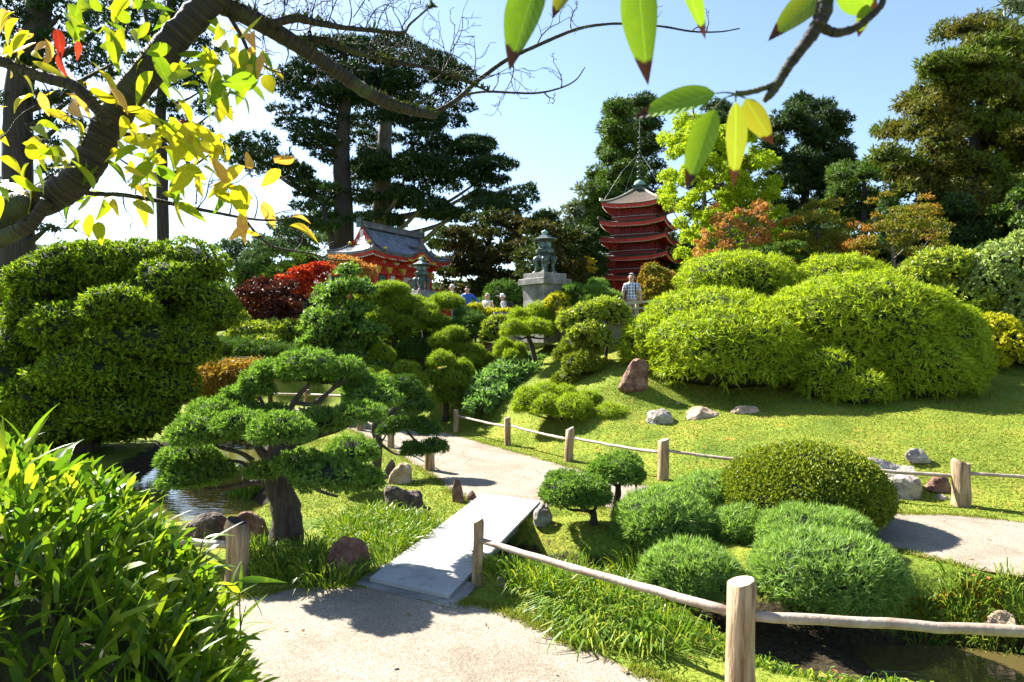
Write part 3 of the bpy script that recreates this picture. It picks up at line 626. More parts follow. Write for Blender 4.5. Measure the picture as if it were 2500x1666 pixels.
for pts, r in (([(866, 800), (950, 745), (1100, 690), (1260, 640), (1330, 600)], .075), ([(862, 880), (760, 800), (715, 735), (640, 690), (470, 690)], .07), ([(865, 790), (880, 690), (960, 480), (1060, 360)], .06),
        ([(880, 700), (800, 560), (740, 440)], .045), ([(1100, 480), (1200, 400), (1300, 330)], .035), ([(862, 1000), (700, 990), (560, 1020), (420, 1035), (330, 1010)], .05), ([(640, 1000), (650, 880), (560, 850), (430, 870)], .03),
        ([(900, 990), (1000, 975), (1120, 1040), (1240, 1080)], .04), ([(1250, 640), (1400, 520), (1450, 470)], .03), ([(700, 850), (620, 800), (480, 760), (420, 700)], .035), ([(960, 480), (1080, 490), (1150, 450), (1240, 340)], .03)):
    limb('branch', big, [P(*z8(*q)[:2], 8.1) for q in pts], r, r * .4, M['bark'], 7)
z9 = Z(650, 880, 2.69)
pads = [z9(*q) for q in ((890, 410, 190, 110, -.1), (790, 450, 130, 90, -.2), (1000, 290, 200, 110, .1), (960, 200, 170, 90, .2), (900, 150, 200, 110, .3), (1075, 450, 150, 90, -.1), (960, 580, 150, 110, -.3), (1100, 560, 190, 100, -.3), (1000, 400, 130, 70, 0))]
niwaki('cloud_pine', 'slim cloud-pruned pine with crooked trunk beside the left path post', 'tree', 12.6, pads,
       [z9(*q) for q in ((722, 742), (728, 640), (735, 540), (712, 440), (740, 390), (830, 330), (900, 250))], 'spray', M['pine_deep'], .8, tr=(.10, .05))
niwaki('clipped_shrub', 'dark clipped oval shrub behind the big juniper on the pond bank', 'shrub', 11.2, [z9(560, 590, 370, 170)], [z9(560, 690), z9(560, 640)], 'spray', M['big_pine'], .8, tr=(.05, .04), branch=False)
# hillside pines between path and terrace
zb = Z(900, 660, 3.2)
def hill(name, label, cat, Y, pads, trunk, style='needle', mat='pine', sc=1.0, **kw):
    kw.setdefault('grow', 1.0); return niwaki(name, label, cat, Y, [zb(*q) for q in pads], [zb(*q) for q in trunk], style, M[mat], sc, **kw)
hill('cloud_pine', 'many-tiered bright pine below the small bronze lantern', 'tree', 24.0, ((345, 245, 270, 110), (600, 245, 300, 150), (440, 290, 250, 100, -.5), (455, 360, 240, 130, -.9), (310, 415, 300, 120, -.9), (245, 330, 190, 120, -.2), (520, 420, 220, 110, -.4)),
     ((430, 620), (440, 520), (430, 430), (470, 330)), mat='pine', sc=1.25, tr=(.13, .07))
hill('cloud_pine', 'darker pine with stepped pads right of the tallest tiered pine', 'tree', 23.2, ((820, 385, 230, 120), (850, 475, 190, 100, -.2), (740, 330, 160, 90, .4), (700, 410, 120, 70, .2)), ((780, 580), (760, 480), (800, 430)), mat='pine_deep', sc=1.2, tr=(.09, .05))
hill('cloud_pine', 'pine with two round caps stepping down the slope', 'tree', 22.3, ((672, 490, 195, 120), (562, 545, 195, 120, -.4), (800, 615, 220, 90), (690, 610, 190, 90, -.2), (905, 672, 120, 80, -.3), (790, 700, 210, 110, -.6), (590, 620, 180, 80, .2)), ((640, 760), (650, 640), (670, 540)), mat='pine', sc=1.15, tr=(.09, .05))
hill('cloud_pine', 'domed pine with a round head above the end of the rail fence', 'tree', 20.3, ((570, 700, 235, 150), (515, 835, 180, 150, -.3), (665, 850, 190, 150, -.4), (730, 770, 170, 160, .2), (640, 960, 320, 190, 0), (700, 890, 160, 200, .2)), ((600, 1070), (610, 960), (600, 800)), mat='pine', sc=1.05, tr=(.1, .06))
hill('cloud_pine', 'small dome pine with bare stems under it left of the slope', 'tree', 21.6, ((95, 655, 220, 160), (-40, 720, 120, 90, .4)), ((90, 840), (95, 720)), mat='pine_yellow', sc=1.1, tr=(.07, .05))
hill('cloud_pine', 'yellowish pine pads low behind the crown of the big juniper', 'tree', 19.2, ((40, 800, 200, 90), (280, 760, 170, 110, .2), (250, 870, 190, 110, -.3), (370, 870, 200, 150, 0), (120, 870, 200, 150, -.4), (420, 1000, 240, 110, -.2), (330, 760, 150, 90, .5)), ((260, 1080), (270, 950), (250, 850)), mat='pine', sc=1.05, tr=(.08, .05))
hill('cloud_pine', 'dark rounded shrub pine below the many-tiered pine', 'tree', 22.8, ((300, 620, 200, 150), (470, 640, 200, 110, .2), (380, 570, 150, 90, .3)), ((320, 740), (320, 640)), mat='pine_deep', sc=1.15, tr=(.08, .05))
hill('spreading_juniper', 'blue-green juniper sprawling down the slope above the rail fence', 'shrub', 20.0, ((1150, 760, 480, 120, .6), (1330, 740, 180, 70, .9), (1050, 840, 460, 130, .2), (990, 950, 430, 130, -.5), (880, 1045, 290, 110, -1.0), (1310, 690, 170, 60, 1.2), (1060, 1010, 260, 90, -.6)), ((1150, 1020, .3), (1150, 860, .2)), style='plume', mat='blue_juniper', sc=.75, tr=(.08, .05), k=7)
hill('leaning_pine', 'umbrella pine with a leaning bare trunk on the slope below the great pedestal', 'tree', 20.6, ((1130, 455, 210, 150, -.3), (1300, 450, 280, 150, -.2), (1320, 325, 250, 140, .5), (1160, 345, 150, 100, .3), (1220, 385, 200, 60, .2), (1490, 425, 150, 110, .8)), ((1312, 668), (1275, 600), (1248, 520), (1240, 440)), mat='pine_yellow', sc=1.1, tr=(.085, .06))
hill('clipped_shrub', 'low golden-green tuft shrub left of the leaning pine trunk', 'shrub', 20.9, ((1060, 605, 160, 170), (1110, 655, 120, 90, -.3), (1170, 620, 120, 130, .3)), ((1080, 690), (1080, 640)), mat='pine_yellow', sc=1.0, tr=(.05, .04), branch=False)
hill('dome_shrub', 'stacked dome shrub of three tiers beside a dark red rock', 'shrub', 18.4, ((1650, 575, 330, 160, .3), (1520, 650, 160, 120, .3), (1665, 715, 310, 200, -.2), (1540, 860, 240, 160, -.2)), ((1700, 920), (1690, 800), (1660, 640)), style='spray', mat='box', sc=1.0, tr=(.09, .06))
hill('golden_shrub', 'small golden leafy shrub right of the stacked dome shrub', 'shrub', 18.7, ((1850, 740, 130, 110), (1840, 830, 160, 130)), ((1840, 890), (1845, 800)), style='broad', mat='gold', sc=.7, tr=(.03, .02), branch=False)
hill('cushion_pine', 'broad low cushion pine of yellow-green lobes just behind the rail fence', 'shrub', 16.6, ((1260, 1020, 280, 250, .1), (1390, 1060, 270, 190, -.3), (1600, 1070, 330, 210, -.5), (1530, 960, 220, 130, .4), (1380, 940, 260, 120, .5), (1840, 985, 190, 130, .4), (1895, 1135, 330, 190, -.6), (1720, 1000, 200, 130, .1)), ((1600, 1260), (1600, 1120)), mat='pine_yellow', sc=.95, tr=(.11, .07), k=6)
# shrubs along the terrace edge
def bush(label, pads, Y, style, mat, sc=1.0, cat='shrub', name='shrub', cover=1.0, core=.8, k=5, group=None):
    c = P(pads[0][0], pads[0][1], Y); b = A(c[0], c[1], min(gz(c[0], c[1]), c[2]))
    root = thing(name, label, cat, b, group)
    for q in pads:
        foliage('foliage', pad_lobes(q[0], q[1], q[2], q[3], Y + (q[4] if len(q) > 4 else 0), k), style, M[mat], root, sc, cover, core, flat=.8)
    e = c.copy(); limb('stem', root, [b - A(0, 0, .1), (b + e) / 2 + A(.05, 0, 0), e], .06 * sc, .03 * sc, M['bark'], 6)
    return root
bush('broad-leaved rhododendron mass in front of the terrace railing', [zb(*q) for q in ((1850, 300, 330, 190), (1700, 340, 260, 190), (1950, 340, 200, 150), (1580, 390, 220, 170), (1720, 470, 330, 150, -.4), (1800, 540, 220, 130, -.5))], 18.9, 'broad', 'rhodo', .95, name='rhododendron')
bush('yellow leafy shrubs at the foot of the great pedestal', [zb(*q) for q in ((1480, 230, 190, 120, .4), (1420, 260, 120, 80, .4), (1540, 330, 140, 90))], 20.6, 'broad', 'gold', .8, name='golden_shrub')
bush('low yellow shrubs along the terrace edge below the four walkers', [zb(*q) for q in ((830, 300, 140, 90), (920, 330, 150, 70), (1010, 330, 160, 60), (1090, 325, 110, 50))], 24.2, 'broad', 'gold', .9, name='golden_shrub')
bush('glossy pale-leaved camellia between the tiered pines and the stone ledge', [zb(*q) for q in ((990, 440, 200, 190), (940, 500, 150, 120), (1040, 400, 120, 120))], 22.6, 'broad', 'rhodo', .9, name='camellia')
bush('bright green mound pine in front of the pagoda base', [zb(*q) for q in ((1790, 110, 160, 90), (1760, 160, 250, 90, -.3), (1830, 200, 300, 90, -.4), (1780, 220, 260, 60, -.5))], 21.4, 'needle', 'big_pine', 1.2, name='mound_pine', k=7)
bush('grey-green clipped pads beside the great pedestal', [zb(*q) for q in ((1600, 150, 170, 90), (1560, 200, 90, 60), (1620, 250, 110, 70), (1580, 270, 90, 50))], 21.2, 'spray', 'big_pine', 1.2, name='clipped_shrub')
bush('small orange and green maple right of the man in the checked shirt', [(1610, 690, 110, 70), (1600, 720, 130, 60), (1640, 735, 90, 60), (1590, 660, 50, 40), (1560, 745, 60, 50)], 22.0, 'maple', 'maple_orange', .8, name='maple', core=0, cover=1.6)
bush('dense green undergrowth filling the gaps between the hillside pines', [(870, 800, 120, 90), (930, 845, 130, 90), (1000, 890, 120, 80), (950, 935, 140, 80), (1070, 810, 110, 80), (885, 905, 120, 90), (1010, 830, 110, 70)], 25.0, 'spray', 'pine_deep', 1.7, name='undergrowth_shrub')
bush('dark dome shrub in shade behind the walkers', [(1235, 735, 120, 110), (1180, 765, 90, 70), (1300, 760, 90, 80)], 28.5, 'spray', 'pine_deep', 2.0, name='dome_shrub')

# ------------------------------------------------------------------ dwarf bamboo mound on the hill
def mound_part(px, py, w, h, Y, dep, k=6):
    c = P(px, py, Y); q = Y / F; return lobes_of(c, A(w * q / 2, w * q / 2 * dep, h * q / 2), k, .5)
md = thing('bamboo_mound', 'huge rounded mound of bright dwarf bamboo on the lawn', 'bamboo', A(5.0, 18.0, gz(5.0, 18.0)))
for q in ((1800, 690, 300, 150, 21.0, .8), (2050, 690, 230, 140, 21.0, .9), (1740, 790, 330, 180, 18.6, .8), (1600, 840, 170, 150, 18.2, .9), (1780, 860, 380, 230, 17.3, .8), (2090, 800, 430, 270, 17.8, .85), (2230, 850, 330, 260, 17.8, .9), (1960, 800, 260, 170, 17.9, .8), (2020, 905, 150, 110, 16.2, .8), (2230, 910, 300, 190, 16.6, .8), (2090, 950, 170, 110, 15.9, .8), (1920, 870, 200, 160, 17.3, .8)):
    px, py, w, h, Y, dp = q; c = P(px, py, Y); g = gz(c[0], c[1]); lb = mound_part(px, py, w, h, Y, dp)
    # every lobe reaches down to the lawn
    base = (c + A(0, 0, -.0)); low = max(c[2] - g, .1)
    lb.append((A(c[0], c[1], g + low * .45), A(w * Y / F * .5, w * Y / F * .5 * dp, low * .75)))
    foliage('foliage_mound', lb, 'bamboo', M['mound'], md, 1.0, .9, .82, flat=.95, zmin=-.6, lump=.08, gap=.12)

# ------------------------------------------------------------------ junipers, dome and bonsai in front
z6 = Z(1700, 1050, 2.545); z5 = Z(1100, 1050, 2.545)
js = [((1318, 545, 580, 350), 8.7, z5, 'feathery juniper cushion nearest the twin bonsai'), ((1620, 390, 480, 240), 9.5, z5, 'feathery juniper cushion at the back against the clipped dome'), ((285, 600, 350, 260), 8.5, z6, 'small feathery juniper cushion in the middle of the juniper group'),
      ((720, 610, 640, 260), 8.0, z6, 'grey-green juniper cushion behind the largest one'), ((1490, 880, 600, 350), 7.1, z5, 'juniper cushion overhanging the pale fence rail left of the thick post'), ((800, 860, 850, 470), 6.9, z6, 'largest juniper cushion spilling over the rail right of the thick post')]
for (q, Y, zz, lab) in js:
    px, py, w, h = zz(*q)[:4]; w *= 1.10; h *= 1.08; c = P(px, py, Y); b = A(c[0], c[1], gz(c[0], c[1]) - .02)
    root = thing('juniper_cushion', lab, 'shrub', b, 'feathery juniper cushions by the stream')
    lb = pad_lobes(px, py, w, h, Y, 8, .8, .5)
    p, n = sample(lb, 900, .75, -.8, .1, .08, .15); p, d, sd_ = fan(p, n, 5, .085, .9, .6, .5)
    pr = blade_parts(blades(p, d, .085, .013, 'tri', .05, sd_)) + core_parts(lb, .78, .75)
    build('foliage', pr, [M['juniper'], M['twigs']], root)
    limb('stem', root, [b - A(0, 0, .15), (b + c) / 2, c], .05, .03, M['bark'], 6)
c = P(1960, 1235, 9.2); b = A(c[0], c[1], gz(c[0], c[1]))
root = thing('clipped_dome', 'large smooth clipped dome of dark yellow-green leaves beside the path', 'shrub', b)
rx = 200 / F * 9.2; lb = [(A(c[0], c[1], .34), A(rx, rx * .85, P(1968, 1090, 9.1)[2] - .34)), (A(c[0] + .12, c[1] - .1, .34), A(rx * .8, rx * .8, .55)), (A(c[0] - .2, c[1] - .1, .34), A(rx * .8, rx * .8, .6))]
p, n = sample(lb, 3800, .7, -.95, .03, .02, .15)
build('foliage', blade_parts(blades(p, dirs(n, .7, .1, .9), .046, .028, 'leaf', 0)) + core_parts(lb, .93, .7, 1, 3), [M['box'], M['twigs']], root)
limb('stem', root, [b - A(0, 0, .1), b + A(0, 0, .4)], .07, .05, M['bark'], 6)
def bonsai(label, base, trunk, pads, Y):
    root = niwaki('bonsai_pine', label, 'tree', Y, [z5(*q) for q in pads], [z5(*q) for q in trunk], 'spray', M['big_pine'], .62, tr=(.055, .04), k=6, branch=False, group='twin bonsai by the slab')
    return root
b1 = bonsai('nearer of the twin bonsai pines with a wide forked cap', None, ((888, 600), (890, 540), (885, 505)), ((775, 370, 450, 210), (690, 300, 200, 110, .25), (880, 400, 220, 130, -.1)), 9.1)
for pts in ([(885, 510), (820, 500), (740, 495), (690, 455)], [(885, 510), (905, 480), (930, 430)], [(880, 520), (800, 470), (760, 430)]): limb('branch', b1, [P(*z5(*q)[:2], 9.1) for q in pts], .03, .012, M['bark'], 6)
b2 = bonsai('taller and more distant of the twin bonsai pines with a round cap', None, ((1005, 545), (1022, 480), (1040, 400), (1042, 340)), ((1030, 250, 370, 180), (1080, 200, 230, 130, .2), (960, 260, 200, 120, 0)), 9.55)
for pts in ([(1042, 345), (1090, 320), (1130, 290)], [(1040, 350), (990, 325), (940, 290)]): limb('branch', b2, [P(*z5(*q)[:2], 9.55) for q in pts], .028, .012, M['bark'], 6)

# ------------------------------------------------------------------ great yew on the far bank of the pond
yw = thing('cloud_yew', 'great rounded yew clipped into clouds on the left bank of the pond', 'tree', A(-9.6, 15.2, gz(-9.6, 15.2)))
for q in ((180, 634, 158, 95, 0.6), (309, 641, 242, 117, 1.0), (456, 645, 183, 125, 1.2), (95, 682, 158, 110, 0.2), (404, 689, 169, 117, 0.2), (294, 744, 172, 95, -1.0), (515, 752, 143, 132, 0.5), (69, 763, 110, 110, 0.1), (44, 844, 139, 139, -0.1), (22, 925, 132, 110, -0.3), (169, 799, 191, 139, -0.5), (331, 829, 228, 139, -0.5), (448, 836, 165, 132, -0.1), (242, 902, 294, 125, -0.6), (404, 939, 158, 117, -0.2), (110, 961, 191, 117, -0.6), (290, 1000, 225, 105, -0.6), (150, 1035, 191, 90, -0.7), (385, 1000, 100, 95, -0.2), (294, 682, 309, 139, 1.6), (183, 726, 191, 125, 1.2), (441, 755, 161, 147, 1.0)):
    Y = 15.0 + q[4]; foliage('foliage_cloud', pad_lobes(q[0], q[1], q[2] * 1.04, q[3] * 1.02, Y, 6, .9), 'scale', M['yew'], yw, 1.0, .95, .82, flat=.7, lump=.12, gap=.25)
for q in ((270, 775, 260, 140, 1.2), (170, 850, 260, 160, 1.0), (360, 860, 220, 160, 1.0), (240, 950, 380, 180, .9), (270, 1030, 240, 100, .5), (100, 1040, 280, 140, .4), (30, 930, 220, 200, .6), (360, 960, 140, 140, .5)): foliage('foliage_cloud', pad_lobes(q[0], q[1], q[2], q[3], 15.0 + q[4], 5, .8), 'scale', M['yew'], yw, 1.3, .9, .84, flat=.8, lump=.08, gap=.2)
limb('trunk', yw, [A(-9.6, 15.2, -.2), P(250, 950, 15.2), P(300, 800, 15.2)], .35, .12, M['bark'])

# ------------------------------------------------------------------ sedges, iris and pond-side plants
def sedge(label, spots, L, W, n, mat='sedge', droop=.45, spread=.6, name='sedge_clumps', cat='ornamental grass'):
    ps, ds = [], []
    for x, y, r in spots:
        k = int(n * r * r * 22); a = rng.uniform(0, 2 * np.pi, k); q = r * np.sqrt(rng.random(k))
        xx, yy = x + q * np.cos(a), y + q * np.sin(a); zz = ground_z(xx, yy)
        sl = np.array([S_N[0][:2], S_N[1][:2], S_F[1][:2], S_F[0][:2]]); ok = sdist(xx, yy, sl) < -.02; xx, yy, zz, a, q = xx[ok], yy[ok], zz[ok], a[ok], q[ok]; k = len(xx)
        lean = np.stack([np.cos(a) * q / r, np.sin(a) * q / r, np.zeros(k)], 1) * spread
        ps.append(np.stack([xx, yy, zz], 1)); ds.append(nrm(A(0, 0, 1) + lean + rng.normal(size=(k, 3)) * .22))
    p, d = np.concatenate(ps), np.concatenate(ds)
    o = kind(build(name, blade_parts(blades(p, d, L, W, 'blade', droop)), M[mat], loc=p.mean(0)), 'stuff'); o['label'] = label; o['category'] = cat; return o
def gs(px, py, r, z=0): q = G(px, py, z); return (q[0], q[1], r)
sedge('tufts of green sedge around the red boulder under the big juniper', [gs(930, 1330, .42), gs(1010, 1300, .35), gs(860, 1300, .35), gs(760, 1370, .38), gs(960, 1390, .3), gs(1090, 1290, .22), gs(800, 1420, .3), gs(700, 1400, .35), gs(900, 1270, .3), gs(640, 1370, .2), gs(1040, 1340, .28), gs(960, 1280, .3)], .36, .012, 130)
sedge('yellow-green sedge filling the ditch behind the pale rail', [gs(1250, 1380, .4), gs(1330, 1370, .42), gs(1420, 1390, .45), gs(1500, 1370, .45), gs(1300, 1430, .35), gs(1400, 1330, .35), gs(1560, 1420, .4), gs(1480, 1460, .4), gs(1230, 1330, .22), gs(1560, 1340, .3), gs(1350, 1450, .3), gs(1200, 1360, .2), gs(1620, 1400, .3)], .42, .013, 130)
sedge('dark arching sedge spilling over the path edge under the pale rail', [gs(1430, 1510, .34), gs(1520, 1530, .34), gs(1380, 1480, .25), gs(1600, 1560, .3), gs(1500, 1480, .3), gs(1450, 1560, .2)], .40, .014, 150, droop=.75, spread=.9)
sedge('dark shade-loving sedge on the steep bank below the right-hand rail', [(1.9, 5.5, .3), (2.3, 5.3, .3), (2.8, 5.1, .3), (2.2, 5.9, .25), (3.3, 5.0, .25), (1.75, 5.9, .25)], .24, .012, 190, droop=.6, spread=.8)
sedge('grassy tufts on the stream bank at the right edge', [(4.2, 7.0, .2), (4.5, 6.95, .22), (4.75, 6.85, .22), (5.0, 6.75, .25), (4.7, 7.1, .2), (5.3, 6.65, .22), (5.1, 6.95, .2)], .26, .011, 130)
sedge('bright iris leaves standing on the pond island behind the big juniper', [gs(600, 1200, .22, -.2), gs(640, 1190, .2, -.2), gs(575, 1195, .15, -.2), gs(700, 1180, .2, -.1), gs(560, 1180, .12, -.2)], .42, .022, 120, droop=.15, spread=.35, name='iris_leaves', cat='water plants')
sedge('fine grass along the pond edge behind the log post', [gs(660, 1310, .18), gs(690, 1290, .15), gs(640, 1340, .15), gs(600, 1350, .12)], .28, .010, 130)
ms = kind(build('moss', turf(2500, 4.0, 5.0, 6.75, 7.15, L=.05, W=.03), M['moss']), 'stuff'); ms['label'] = 'orange-green moss on the stream bank rocks'; ms['category'] = 'moss'
ir = thing('iris_flower', 'single blue iris flower at the water edge of the stream', 'flower', A(3.64, 5.75, gz(3.64, 5.75)))
b = A(3.64, 5.75, gz(3.64, 5.75)); limb('stalk', ir, [b, b + A(.01, 0, .12)], .004, .003, M['sedge'], 5)
pp = np.repeat((b + A(.01, 0, .12))[None], 9, 0); build('petal', blade_parts(blades(pp, nrm(rng.normal(size=(9, 3)) * A(1, 1, .5) + A(0, 0, .2)), .05, .03, 'leaf', .3)), M['iris'], ir)
# weeping maple over the pond
wm = thing('weeping_maple', 'low weeping maple with orange leaves and bare pale twigs over the pond', 'tree', A(-7.2, 20.2, gz(-7.2, 20.2)))
lb = [(P(545, 925, 19.5), A(.95, .9, .5)), (P(600, 905, 19.5), A(.8, .8, .35)), (P(500, 955, 19.5), A(.6, .7, .45)), (P(560, 965, 19.2), A(.7, .6, .3))]
p, n = sample(lb, 700, .9, -.9, .35); build('foliage', blade_parts(blades(p, dirs(n, .4, -.6, .4), .16, .05, 'leaf', .2)), M['weeping'], wm)
limb('trunk', wm, [A(-7.2, 20.2, -.1), P(600, 960, 20), P(590, 900, 19.8)], .07, .04, M['bark_grey'])
for i in range(46):
    a = P(585 + rng.uniform(-15, 60), 882 + rng.uniform(-6, 18), 19.6); e = a + A(rng.uniform(-1.3, .5), rng.uniform(-.6, .3), 0); e[2] -= rng.uniform(.15, .6)
    limb('twig', wm, [a, (a + e) / 2 + A(0, 0, .16), e], .014, .005, M['bark_grey'], 4)

# fallen leaves on turf and paths
x, y = scatter(1500, -4.5, 9, 4.4, 16, lambda a, b: (sdist(a, b, POND) < -.1) & (soil_and_shade_at(a, b) < .4) & (rng.random(a.shape) < np.where((sdist(a, b, PATH_FRONT) > 0) | (sdist(a, b, PATH_MAIN) > 0), .25, 1)))
p = np.stack([x, y, np.maximum(ground_z(x, y), .0) + .028], 1); d = nrm(rng.normal(size=p.shape) * A(1, 1, .22))
o = kind(build('fallen_leaves', blade_parts(blades(p, d, .05, .03, 'leaf', 0, np.repeat(A(0, 0, 1.)[None], len(p), 0) + rng.normal(size=p.shape) * .3)), leafmat('fallen_leaf', [(.16, .09, .03), (.32, .20, .06), (.36, .10, .03)], .2, .7, .2)), 'stuff'); o['label'] = 'scattered fallen leaves on the turf and paths'; o['category'] = 'leaves'

# ragged turf fringe along the path edges
def fringe(poly, n):
    q = np.vstack([poly, poly[:1]]); i = rng.integers(0, len(poly), n); t = rng.random(n)[:, None]; c = q[i] * (1 - t) + q[i + 1] * t + rng.normal(size=(n, 2)) * .05
    k = (c[:, 1] > 4.2) & (c[:, 0] > -4.5) & (c[:, 0] < 9) & (np.sin(c[:, 0] * 7) + np.sin(c[:, 1] * 9 + 2) > -.9); c = c[k]
    sl = np.array([S_N[0][:2], S_N[1][:2], S_F[1][:2], S_F[0][:2]]); c = c[sdist(c[:, 0], c[:, 1], sl) < -.12]
    p = np.c_[c, ground_z(c[:, 0], c[:, 1])]; d = nrm(A(0, 0, .9) + rng.normal(size=p.shape) * .6); d[:, 2] = np.abs(d[:, 2]); return blade_parts(blades(p, d, .065, .014, 'tri', .2))
o = kind(build('grass_fringe', fringe(PATH_FRONT, 16000) + fringe(PATH_MAIN, 22000), M['lawn']), 'stuff'); o['label'] = 'ragged turf creeping over the path edges'; o['category'] = 'grass'
# ------------------------------------------------------------------ foreground bamboo clump
def leaf_mesh(name, mat, wid, fold=.25, curl=.12, tip=1.4, n=7, sway=0.0, base=.35):
    """a unit leaf along +Y from its stalk, folded on the midrib, width wid"""
    V, f = [], []
    for i in range(n + 1):
        t = i / n; w = wid * .5 * (max(math.sin(math.pi * t ** (base + .35)), 0) ** .8) * (1 - .35 * t ** tip * t)
        if i == n: w = .002
        z = -curl * t * t + .0; x = sway * math.sin(t * 3)
        V += [(x - w, t, z + w * fold), (x, t, z), (x + w, t, z + w * fold)]
        if i: a = (i - 1) * 3; b = i * 3; f += [(a, b, b + 1, a + 1), (a + 1, b + 1, b + 2, a + 2)]
    me = bpy.data.meshes.new(name); me.from_pydata(V, [], f); me.materials.append(mat)
    me.polygons.foreach_set('use_smooth', [True] * len(me.polygons)); me.update(); return me
def place(name, me, p, d, L, roll, parent):
    d = Vector(d).normalized(); q = d.to_track_quat('Y', 'Z').to_matrix().to_4x4() @ Matrix.Rotation(roll, 4, 'Y')
    o = bpy.data.objects.new(name, me); C.objects.link(o); o.parent = parent
    o.matrix_local = Matrix.Translation(Vector(p) - Vector(OFF[parent.name])) @ q @ Matrix.Scale(L, 4); return o
def single_leaf(name, stops, trans=.45, tipc=None, veins=True, rough=.45, spec=.35):
    """a big leaf: colour between stops leaf by leaf, veins, and a withered tip where tipc is given"""
    m, nt = newmat(name); L = nt.links; oi = node(nt, 'ShaderNodeObjectInfo'); tc = node(nt, 'ShaderNodeTexCoord')
    col = ramp(nt, [(i / max(len(stops) - 1, 1), c) for i, c in enumerate(stops)], oi.outputs['Random']).outputs[0]
    nz = node(nt, 'ShaderNodeTexNoise', Scale=3.0, Detail=4.0); L.new(tc.outputs['Object'], nz.inputs['Vector'])
    col = mixc(nt, ramp(nt, [(.55, (0, 0, 0)), (.75, (.6, .6, .6))], nz.outputs[0]).outputs[0], col, tuple(min(1, x * 1.25) for x in stops[-1]))
    b = node(nt, 'ShaderNodeBsdfPrincipled', Roughness=rough); b.inputs['Specular IOR Level'].default_value = spec
    if veins:
        mp = node(nt, 'ShaderNodeMapping'); mp.inputs['Rotation'].default_value = (0, 0, .9); L.new(tc.outputs['Object'], mp.inputs[0])
        sx = node(nt, 'ShaderNodeSeparateXYZ'); L.new(tc.outputs['Object'], sx.inputs[0])
        ab = node(nt, 'ShaderNodeMath', operation='ABSOLUTE'); L.new(sx.outputs[0], ab.inputs[0])
        k = node(nt, 'ShaderNodeMath', operation='MULTIPLY_ADD'); L.new(ab.outputs[0], k.inputs[0]); k.inputs[1].default_value = -1.1; L.new(sx.outputs[1], k.inputs[2])
        fr = node(nt, 'ShaderNodeMath', operation='MULTIPLY'); L.new(k.outputs[0], fr.inputs[0]); fr.inputs[1].default_value = 62.0
        sn = node(nt, 'ShaderNodeMath', operation='SINE'); L.new(fr.outputs[0], sn.inputs[0])
        bp = node(nt, 'ShaderNodeBump', Strength=.35, Distance=.02); L.new(sn.outputs[0], bp.inputs['Height']); L.new(bp.outputs[0], b.inputs['Normal'])
        mr = ramp(nt, [(0, (1, 1, 1)), (.012, (0, 0, 0))], ab.outputs[0]); col = mixc(nt, mr.outputs[0], col, tuple(min(1, x * 1.5 + .03) for x in stops[0]))
    if tipc:
        sx2 = node(nt, 'ShaderNodeSeparateXYZ'); L.new(tc.outputs['Object'], sx2.inputs[0]); ad = node(nt, 'ShaderNodeMath', operation='MULTIPLY_ADD')
        n6 = node(nt, 'ShaderNodeTexNoise', Scale=7.0, Detail=3.0); L.new(tc.outputs['Object'], n6.inputs['Vector'])
        L.new(n6.outputs[0], ad.inputs[0]); ad.inputs[1].default_value = .14; L.new(sx2.outputs[1], ad.inputs[2])
        col = mixc(nt, ramp(nt, [(.82, (0, 0, 0)), (.86, (1, 1, 1))], ad.outputs[0]).outputs[0], col, tipc)
    L.new(col, b.inputs['Base Color']); t = node(nt, 'ShaderNodeBsdfTranslucent'); L.new(mixc(nt, 1.0, col, (1.3, 1.2, .5), 'MULTIPLY'), t.inputs[0])
    x = node(nt, 'ShaderNodeMixShader'); x.inputs[0].default_value = trans; o = node(nt, 'ShaderNodeOutputMaterial')
    L.new(b.outputs[0], x.inputs[1]); L.new(t.outputs[0], x.inputs[2]); L.new(x.outputs[0], o.inputs[0]); return m
M['bleaf'] = single_leaf('bamboo_single_leaf', [(.05, .13, .012), (.13, .23, .016), (.30, .37, .025)], .56, None, False, .38, .5)
M['cleaf'] = single_leaf('cherry_leaf_green', [(.10, .20, .010), (.22, .30, .012), (.34, .37, .015)], .5)
M['cleaf_y'] = single_leaf('cherry_leaf_yellow', [(.34, .36, .015), (.46, .44, .02), (.52, .40, .05)], .5)
M['cleaf_o'] = single_leaf('cherry_leaf_orange', [(.55, .30, .08), (.60, .36, .12)], .45)
M['cleaf_r'] = single_leaf('cherry_leaf_red', [(.16, .012, .01), (.40, .04, .03)], .45)
M['near_leaf'] = single_leaf('cherry_leaf_near', [(.13, .25, .02), (.20, .31, .025)], .45, (.035, .012, .015))
M['near_leaf_o'] = single_leaf('cherry_leaf_turning', [(.13, .24, .025), (.24, .23, .03)], .42, (.04, .012, .012))
M['clump_core'] = solid('culm_toned_core', [(.018, .022, .006), (.06, .06, .02)], 9, .8, .6, 30, stretch=(6, 6, .4))
bb = thing('bamboo_clump', 'leafy foreground bamboo filling the lower left corner', 'bamboo', A(-2.6, 3.6, 0))
BL = [(P(10, 1490, 3.3), A(.62, .62, .72)), (P(130, 1510, 3.45), A(.52, .6, .68)), (P(250, 1590, 3.5), A(.48, .6, .64)), (P(360, 1690, 3.6), A(.40, .5, .60)), (P(450, 1760, 3.7), A(.30, .4, .50)), (P(-60, 1620, 2.9), A(.6, .5, .75)), (P(120, 1720, 3.0), A(.6, .5, .55)), (P(300, 1820, 3.1), A(.45, .5, .5)), (P(450, 1860, 3.4), A(.30, .4, .45))]
p, n = sample(BL, 760, .95, -.75, .6, .08, .1)
d = dirs(n, .35, .85, .55)
m3 = rng.random(len(p)) < 1.0
